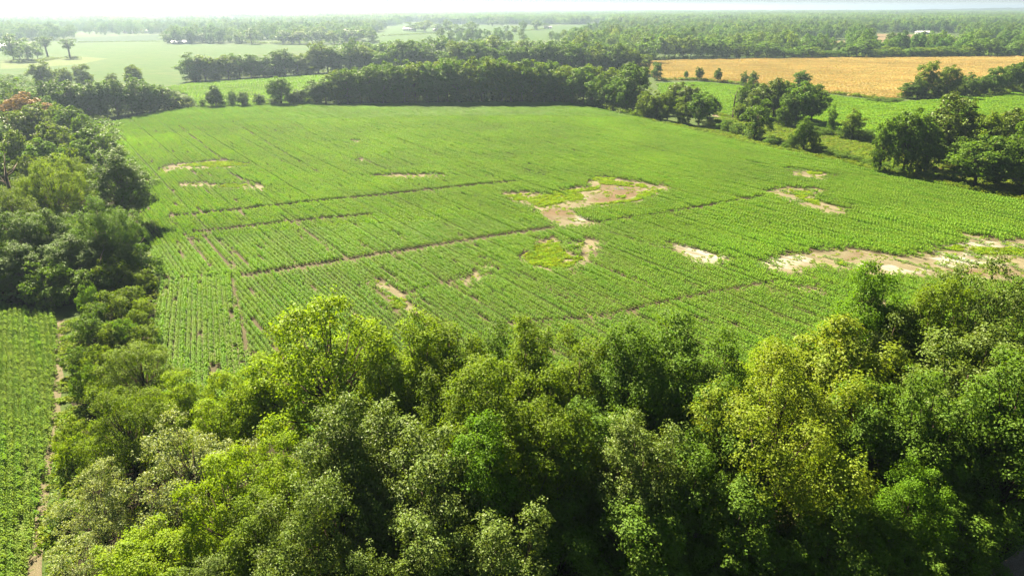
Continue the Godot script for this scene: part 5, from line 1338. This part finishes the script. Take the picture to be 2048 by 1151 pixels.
# ---------------------------------------------------------------- crops
func row_piece(length: float, width: float, height: float, count: int, leaf: float, plants: int) -> ArrayMesh:
	var v := PackedVector3Array()
	var n := PackedVector3Array()
	var c := PackedColorArray()
	for i in count:
		var x := clampf(rng.randfn(0, 0.5), -1.0, 1.0)
		var y := height * (1.0 - 0.5 * x * x) * pow(rng.randf(), 0.45)
		var spot := (rng.randi() % plants + 0.5) / plants - 0.5
		var at := Vector3(x * width * 0.5, y, spot * length + rng.randfn(0, 0.45) * length / plants)
		var one := spray(1, 0.02, leaf, leaf * 0.75, 0.7, 0.0)
		var b := Basis(Vector3.BACK, -x * 0.7)
		v.append_array(Transform3D(b, at) * one[0])
		n.append_array(Transform3D(b, Vector3.ZERO) * one[1])
		c.append_array(one[2])
	return leaf_mesh(v, n, c)


func bare_mask(outline: PackedVector2Array, cell: float) -> Dictionary:
	var lo := outline[0]
	var hi := outline[0]
	for p in outline:
		lo = lo.min(p)
		hi = hi.max(p)
	var nx := int((hi.x - lo.x) / cell) + 1
	var nz := int((hi.y - lo.y) / cell) + 1
	var data := PackedByteArray()
	data.resize(nx * nz)
	for j in nz:
		for i in nx:
			if Geometry2D.is_point_in_polygon(lo + Vector2(i, j) * cell, outline):
				data[j * nx + i] = 1
	return {"lo": lo, "hi": hi, "nx": nx, "nz": nz, "cell": cell, "data": data}


func stamp(m: Dictionary, shape: PackedVector2Array, value: int) -> void:
	var lo := shape[0]
	var hi := shape[0]
	for p in shape:
		lo = lo.min(p)
		hi = hi.max(p)
	var data: PackedByteArray = m.data
	for j in range(maxi(0, int((lo.y - m.lo.y) / m.cell)), mini(m.nz, int((hi.y - m.lo.y) / m.cell) + 2)):
		for i in range(maxi(0, int((lo.x - m.lo.x) / m.cell)), mini(m.nx, int((hi.x - m.lo.x) / m.cell) + 2)):
			if data[j * m.nx + i] and Geometry2D.is_point_in_polygon(m.lo + Vector2(i, j) * m.cell, shape):
				data[j * m.nx + i] = value
	m.data = data


func look(m: Dictionary, p: Vector2) -> int:
	var i := int((p.x - m.lo.x) / m.cell + 0.5)
	var j := int((p.y - m.lo.y) / m.cell + 0.5)
	if i < 0 or j < 0 or i >= m.nx or j >= m.nz:
		return 0
	return m.data[j * m.nx + i]


# rows of plants over a mask where it holds "want"; near rows in short pieces, far rows in long ones
func plant_rows(m: Dictionary, want: int, along: Vector2, pitch: float, lod: Array, out: Array, ragged: float, thin := 0.0) -> void:
	var across := Vector2(-along.y, along.x)
	var corners := [m.lo, m.hi, Vector2(m.lo.x, m.hi.y), Vector2(m.hi.x, m.lo.y)]
	var u0 := INF
	var u1 := -INF
	var w0 := INF
	var w1 := -INF
	for c in corners:
		u0 = minf(u0, c.dot(along))
		u1 = maxf(u1, c.dot(along))
		w0 = minf(w0, c.dot(across))
		w1 = maxf(w1, c.dot(across))
	var angle := atan2(along.x, along.y)
	var w := w0
	var line := 0
	while w < w1:
		w += pitch
		var slip := rng.randfn(0, ragged)
		var weak := rng.randf_range(0.9, 1.1)
		line += 1
		if line % 12 == 0 and ragged > 0.5:
			weak *= 0.7
		var u: float = u0 - rng.randf() * lod[-1][1]
		while u < u1:
			var p := along * u + across * w
			var away := p.length()
			var k := 0
			while k < lod.size() - 1 and away > lod[k][0]:
				k += 1
			var piece: float = lod[k][1]
			u += piece
			var here := look(m, p)
			if here == 0 or here == 3:
				continue
			var shifted := look(m, p + along * slip)
			if (here if shifted == 3 or shifted == 0 else shifted) != want:
				continue
			var patchy := noise.get_noise_2d(p.x * 0.035, p.y * 0.035) * 0.7 + noise.get_noise_2d(p.x * 0.009 + 60.0, p.y * 0.014) * 0.8
			var speck := noise.get_noise_2d(u * 0.05, w * 0.9 + 500.0)
			if speck < -0.52 + thin or rng.randf() < 0.012:
				continue
			var s := weak * (1.0 + 0.22 * patchy + 0.25 * speck) * rng.randf_range(0.85, 1.17)
			if ragged > 0.5:
				if want == 2:
					s *= rng.randf_range(0.35, 0.65)
				else:
					var near_bare := look(m, p + Vector2(rng.randf_range(-3.0, 3.0), rng.randf_range(-3.0, 3.0)))
					if near_bare == 2 or near_bare == 5:
						s *= rng.randf_range(0.4, 0.8)
						if rng.randf() < 0.3:
							continue
			var b := Basis(Vector3.UP, angle + (PI if rng.randf() < 0.5 else 0.0) + rng.randf_range(-0.1, 0.1))
			if pitch < 0.7:
				p += Vector2(rng.randf_range(-0.07, 0.07), rng.randf_range(-0.07, 0.07))
			out[k][0].append(Transform3D(b * Basis.from_scale(Vector3(s, s, 1.04)), Vector3(p.x + rng.randf_range(-0.05, 0.05), 0.03, p.y)))
			var g := 1.0 + (0.2 if pitch < 1.5 else 0.1) * patchy + rng.randf_range(-0.1, 0.1)
			out[k][1].append(Color(g * (1.0 - 0.18 * speck + rng.randf_range(-0.06, 0.06)), g, g))


func crop(called: String, label: String, meshes: Array, material: Material, out: Array) -> void:
	var holder := thing(called, Vector3.ZERO)
	tag(holder, label, "crop", "", "stuff")
	for k in meshes.size():
		if out[k][0].size():
			mass("crop_rows", meshes[k], material, out[k][0], out[k][1], holder)
			print(called, " ", k, " ", out[k][0].size())


func empty(count: int) -> Array:
	var out := []
	for k in count:
		out.append([[], PackedColorArray()])
	return out


func build_crops() -> void:
	var m := bare_mask(PackedVector2Array(AREA.main_field), 0.5)
	for g in GAPS:
		stamp(m, PackedVector2Array(band(g[0], g[1])), 3)
	for k in BARE.size():
		stamp(m, PackedVector2Array(BARE[k]), 5 if k % (BARE.size() / 2) < 2 else 2)
	var side := PackedVector2Array(AREA.side_block)
	var data: PackedByteArray = m.data
	for j in m.nz:
		for i in m.nx:
			if data[j * m.nx + i] == 1 and Geometry2D.is_point_in_polygon(m.lo + Vector2(i, j) * m.cell, side):
				data[j * m.nx + i] = 4
	m.data = data
	var pieces := [row_piece(0.5, 0.66, 0.86, 66, 0.17, 2), row_piece(0.75, 0.67, 0.86, 64, 0.22, 3), row_piece(1.0, 0.66, 0.88, 64, 0.27, 3)]
	var lod := [[150.0, 0.5], [310.0, 0.75], [1e9, 1.0]]
	var out := empty(3)
	plant_rows(m, 1, ROW, 0.76, lod, out, 1.4)
	# weak plants that survive on the bare ground
	plant_rows(m, 2, ROW, 0.76, lod, out, 2.0, 0.84)
	crop("soybean_crop", "green crop in fine diagonal rows over the main field", pieces, M.soy, out)
	out = empty(3)
	plant_rows(m, 4, Vector2(-0.385, -0.923).normalized(), 0.76, lod, out, 0.1)
	crop("soybean_crop", "block of crop rows running up the left edge of the main field", [row_piece(0.5, 0.84, 0.8, 66, 0.19, 2), pieces[1], pieces[2]], M.soy, out)
	m = bare_mask(PackedVector2Array(AREA.left_field), 0.5)
	out = empty(3)
	plant_rows(m, 1, Vector2(-0.56, -0.83).normalized(), 0.66, lod, out, 0.1)
	crop("soybean_crop", "dense crop of the field at the lower left", [row_piece(0.5, 0.8, 0.8, 70, 0.18, 2), pieces[1], pieces[2]], M.soy_dull, out)
	# far fields
	var patch := [row_piece(3.0, 2.6, 0.8, 90, 0.55, 4)]
	var one := [[1e9, 3.0]]
	for f in [["second_field", "bright crop of the field behind the far tree row", "soy"], ["right_field", "green crop of the field right of the dirt track", "soy"], ["gold_field", "ripe golden crop at the upper right", "gold_crop"]]:
		m = bare_mask(PackedVector2Array(AREA[f[0]]), 2.0)
		out = empty(1)
		plant_rows(m, 1, Vector2(0.93, -0.37).normalized(), 1.45, one, out, 0.0)
		crop("soybean_crop" if f[2] == "soy" else "ripe_crop", f[1], patch, M[f[2]], out)


# ---------------------------------------------------------------- low growth
func scatter(area: Array, step: float, keep: float, seed_shift: float) -> Array:
	var q := PackedVector2Array(area)
	var lo := q[0]
	var hi := q[0]
	for p in q:
		lo = lo.min(p)
		hi = hi.max(p)
	var out := []
	var x := lo.x
	while x < hi.x:
		var z := lo.y
		while z < hi.y:
			var p := Vector2(x, z) + Vector2(rng.randf_range(-0.5, 0.5), rng.randf_range(-0.5, 0.5)) * step * 1.6
			z += step
			if noise.get_noise_2d(p.x * 0.25 + seed_shift, p.y * 0.25) > keep and Geometry2D.is_point_in_polygon(p, q):
				out.append(p)
		x += step
	return out


func tufts(points: Array, size: float, tints: PackedColorArray) -> Array:
	var out := []
	for p in points:
		var s := size * rng.randf_range(0.6, 1.3)
		out.append(Transform3D(Basis(Vector3.UP, rng.randf() * TAU).scaled(Vector3(s, s * rng.randf_range(0.7, 1.2), s)), Vector3(p.x, 0.02, p.y)))
		var g := rng.randf_range(0.75, 1.2)
		tints.append(Color(g * rng.randf_range(0.85, 1.2), g, g))
	return out


func build_undergrowth() -> void:
	# one low tuft of grass or weed, a metre across
	var tuft := row_piece(1.0, 1.0, 0.28, 60, 0.2, 3)
	var places := []
	var tints := PackedColorArray()
	for a in WEEDY:
		places += tufts(scatter(a, 0.42, -0.2, 20.0), 0.95, tints)
	for a in BARE.slice(0, BARE.size() / 2):
		places += tufts(scatter(a, 0.8, 0.12, 44.0), 0.6, tints)
	var o := mass("weeds", tuft, M.weed, places, tints, self)
	tag(o, "bright lime weeds on the bare patches of the main field", "weeds", "", "stuff")
	places = []
	tints = PackedColorArray()
	places += tufts(scatter(AREA.strip, 0.8, -0.3, 60.0), 1.2, tints)
	o = mass("grass", tuft, M.grass_blade, places, tints, self)
	tag(o, "rough grass on the strip right of the main field", "grass", "", "stuff")
	places = []
	tints = PackedColorArray()
	places += tufts(scatter(band(LINE.left_verge, 3.0), 0.5, -0.15, 80.0), 0.9, tints)
	o = mass("grass", tuft, M.grass_blade, places, tints, self)
	tag(o, "grass beside the dirt path along the left field", "grass", "", "stuff")
	# undergrowth below the woods: low leafy clumps
	var clump := row_piece(1.6, 1.8, 1.1, 90, 0.26, 2)
	places = []
	tints = PackedColorArray()
	places += tufts(scatter(AREA.wood_floor, 1.3, -0.1, 120.0), 1.0, tints)
	o = mass("undergrowth", clump, M.olive, places, tints, self)
	tag(o, "low leafy undergrowth below the foreground wood", "undergrowth", "", "stuff")
	places = []
	tints = PackedColorArray()
	places += tufts(scatter(AREA.left_wood_floor, 3.2, -0.1, 150.0), 2.4, tints)
	o = mass("undergrowth", clump, M.dark, places, tints, self)
	tag(o, "undergrowth below the wood on the left", "undergrowth", "", "stuff")
	var names := {"base_wall": "brush at the foot of the dense far row of trees", "base_belt": "brush at the foot of the belt beyond the second field", "base_gold": "brush at the foot of the trees behind the golden field", "base_hedge": "brush at the foot of the far left hedgerow", "base_clump": "brush below the clump right of the golden field", "base_track": "brush along the dirt track on the right", "base_edge": "brush along the right edge of the main field", "base_far": "brush below the distant trees at left", "base_ditch": "dark ditch line across the far left field", "base_rough": "brush round the clump on the far left field", "base_pasture": "hedge line across the distant middle pasture", "base_gold_front": "low weeds along the near edge of the golden field"}
	for key in names:
		var size: float = {"base_track": 0.9, "base_edge": 1.1, "base_gold_front": 1.3, "base_ditch": 0.8, "base_rough": 2.0, "base_pasture": 1.6}.get(key, 2.6)
		places = []
		tints = PackedColorArray()
		places += tufts(scatter(band(LINE[key], size * 2.6), size * 0.9, -0.25, 170.0), size, tints)
		o = mass("undergrowth", clump, M.olive, places, tints, self)
		tag(o, names[key], "undergrowth", "", "stuff")


# ---------------------------------------------------------------- dead trees
func build_dead_trees() -> void:
	var spots := [
		[Vector3(-68.5, 0, -108.0), 8.0, "bare vine-wrapped dead trunk rising from the overgrown strip", true],
		[Vector3(-109.7, 0, -147.9), 16.0, "bare grey dead tree leaning in the left wood", false],
		[Vector3(96.3, 0, -307.8), 13.0, "leafless dead tree beside the dirt track", false],
	]
	var ivy := sprays(8, 10, 0.22, 0.2, 0.15)
	for d in spots:
		var tall: float = d[1]
		var o := thing("dead_tree", d[0])
		var v := PackedVector3Array()
		var n := PackedVector3Array()
		var idx := PackedInt32Array()
		var r := tall * 0.022
		tube(v, n, idx, [Vector3(0, -0.4, 0), Vector3(0.05, tall * 0.35, 0), Vector3(0.15, tall * 0.7, 0.1), Vector3(0.5, tall * 0.85, 0.1), Vector3(1.2, tall, 0)], [r * 1.3, r, r * 0.8, r * 0.35, 0.02], 8)
		part("trunk", packed(v, n, PackedColorArray(), idx), M.dead, o)
		for b in 5:
			var bv := PackedVector3Array()
			var bn := PackedVector3Array()
			var bi := PackedInt32Array()
			var y := tall * rng.randf_range(0.35, 0.75)
			var a := rng.randf() * TAU if b > 0 else 0.2
			var out := Vector3(cos(a), 0.55, sin(a)) * tall * rng.randf_range(0.16, 0.3)
			tube(bv, bn, bi, [Vector3(0.08, y, 0), Vector3(0.08, y, 0) + out * 0.5, Vector3(0.08, y, 0) + out + Vector3(0, out.length() * 0.25, 0)], [r * 0.4, r * 0.25, 0.015], 5)
			part("branch", packed(bv, bn, PackedColorArray(), bi), M.dead, o)
		if d[3]:
			var cv := PackedVector3Array()
			var cn := PackedVector3Array()
			var cc := PackedColorArray()
			for i in 200:
				var a := rng.randf() * TAU
				var y := pow(rng.randf(), 1.3) * tall * 0.78
				var dir := Vector3(cos(a), 0.3, sin(a)).normalized()
				var b := facing(dir, rng.randf() * TAU)
				var one: Array = ivy[rng.randi() % 8]
				cv.append_array(Transform3D(b, Vector3(0.1, y, 0) + dir * 0.3) * one[0])
				cn.append_array(Transform3D(b, Vector3.ZERO) * one[1])
				cc.append_array(one[2])
			part("ivy", leaf_mesh(cv, cn, cc), M.olive, o)
		tag(o, d[2], "dead tree")


# ---------------------------------------------------------------- barns and houses
func box(size: Vector3) -> BoxMesh:
	var b := BoxMesh.new()
	b.size = size
	return b


func placed(called: String, mesh: Mesh, material: Material, at: Vector3, parent: Node) -> MeshInstance3D:
	var o := part(called, mesh, material, parent)
	o.position = at
	return o


func build_buildings() -> void:
	# x, z, turn, length, depth, wall height, roof rise, wall, roof, label, name
	var list := [
		[-575.0, -812.0, 0.1, 34.0, 14.0, 4.0, 3.2, "white_wall", "white_metal", "long white-roofed barn at the far left edge", "barn"],
		[-432.0, -957.0, 0.15, 22.0, 9.0, 2.6, 2.0, "grey_wall", "slate_metal", "low grey-roofed barn beside the lone round tree", "barn"],
		[-712.0, -1366.0, 0.0, 14.0, 9.0, 3.2, 2.4, "white_wall", "white_metal", "white house under the trees at far left", "house"],
		[-682.0, -1372.0, 0.2, 12.0, 9.0, 3.0, 2.2, "white_wall", "white_metal", "second white house, right of the first under the trees", "house"],
		[-209.0, -1508.0, -0.3, 24.0, 12.0, 3.6, 3.0, "white_wall", "white_metal", "white barn on the distant middle pasture", "barn"],
		[-150.0, -1476.0, 0.2, 16.0, 9.0, 2.8, 2.2, "brown_wall", "grey_metal", "brown shed beside the trees on the middle pasture", "shed"],
		[80.0, -1652.0, 0.0, 18.0, 10.0, 3.0, 2.6, "white_wall", "grey_metal", "small pale farmhouse far in the middle", "house"],
		[735.0, -1318.0, 0.1, 24.0, 10.0, 3.0, 2.2, "white_wall", "white_metal", "pale farm building behind the right tan field", "barn"],
		[-2190.0, -3208.0, 0.0, 60.0, 18.0, 6.0, 3.0, "white_wall", "white_metal", "white roofed building near the left horizon", "barn"],
	]
	for b in list:
		var o := thing(b[10], Vector3(b[0], 0, b[1]))
		o.rotation.y = b[2]
		var lx: float = b[3]
		var dz: float = b[4]
		var wh: float = b[5]
		var rise: float = b[6]
		placed("wall", box(Vector3(lx, wh + 0.2, dz)), M[b[7]], Vector3(0, wh * 0.5 - 0.1, 0), o)
		var v := PackedVector3Array()
		var n := PackedVector3Array()
		var e := 0.5
		var hx := lx * 0.5 + e
		var hz := dz * 0.5 + e
		var y0 := wh - 0.05
		var y1 := wh + rise
		var up_front := Vector3(0, hz, rise).normalized()
		var up_back := Vector3(0, hz, -rise).normalized()
		for f in [[Vector3(-hx, y0, hz), Vector3(-hx, y1, 0), Vector3(hx, y1, 0), Vector3(hx, y0, hz), up_front], [Vector3(hx, y0, -hz), Vector3(hx, y1, 0), Vector3(-hx, y1, 0), Vector3(-hx, y0, -hz), up_back], [Vector3(-hx, y0, -hz), Vector3(-hx, y1, 0), Vector3(-hx, y0, hz), Vector3(-hx, y0, 0), Vector3.LEFT], [Vector3(hx, y0, hz), Vector3(hx, y1, 0), Vector3(hx, y0, -hz), Vector3(hx, y0, 0), Vector3.RIGHT], [Vector3(-hx, y0, -hz), Vector3(-hx, y0, hz), Vector3(hx, y0, hz), Vector3(hx, y0, -hz), Vector3.DOWN]]:
			for k in 4:
				v.append(f[k])
				n.append(f[4])
		part("roof", packed(v, n, PackedColorArray(), quad_index.slice(0, 30)), M[b[8]], o)
		placed("door", box(Vector3(2.6, wh * 0.75, 0.12)), M.door_paint, Vector3(lx * 0.1, wh * 0.375, dz * 0.5 + 0.07), o)
		for k in 3:
			var w := placed("window", box(Vector3(1.4, 1.2, 0.08)), M.pane_glass, Vector3(-lx * 0.4 + k * lx * 0.15, wh * 0.55, dz * 0.5 + 0.05), o)
			w.position.y = wh * 0.55
		tag(o, b[9], b[10])
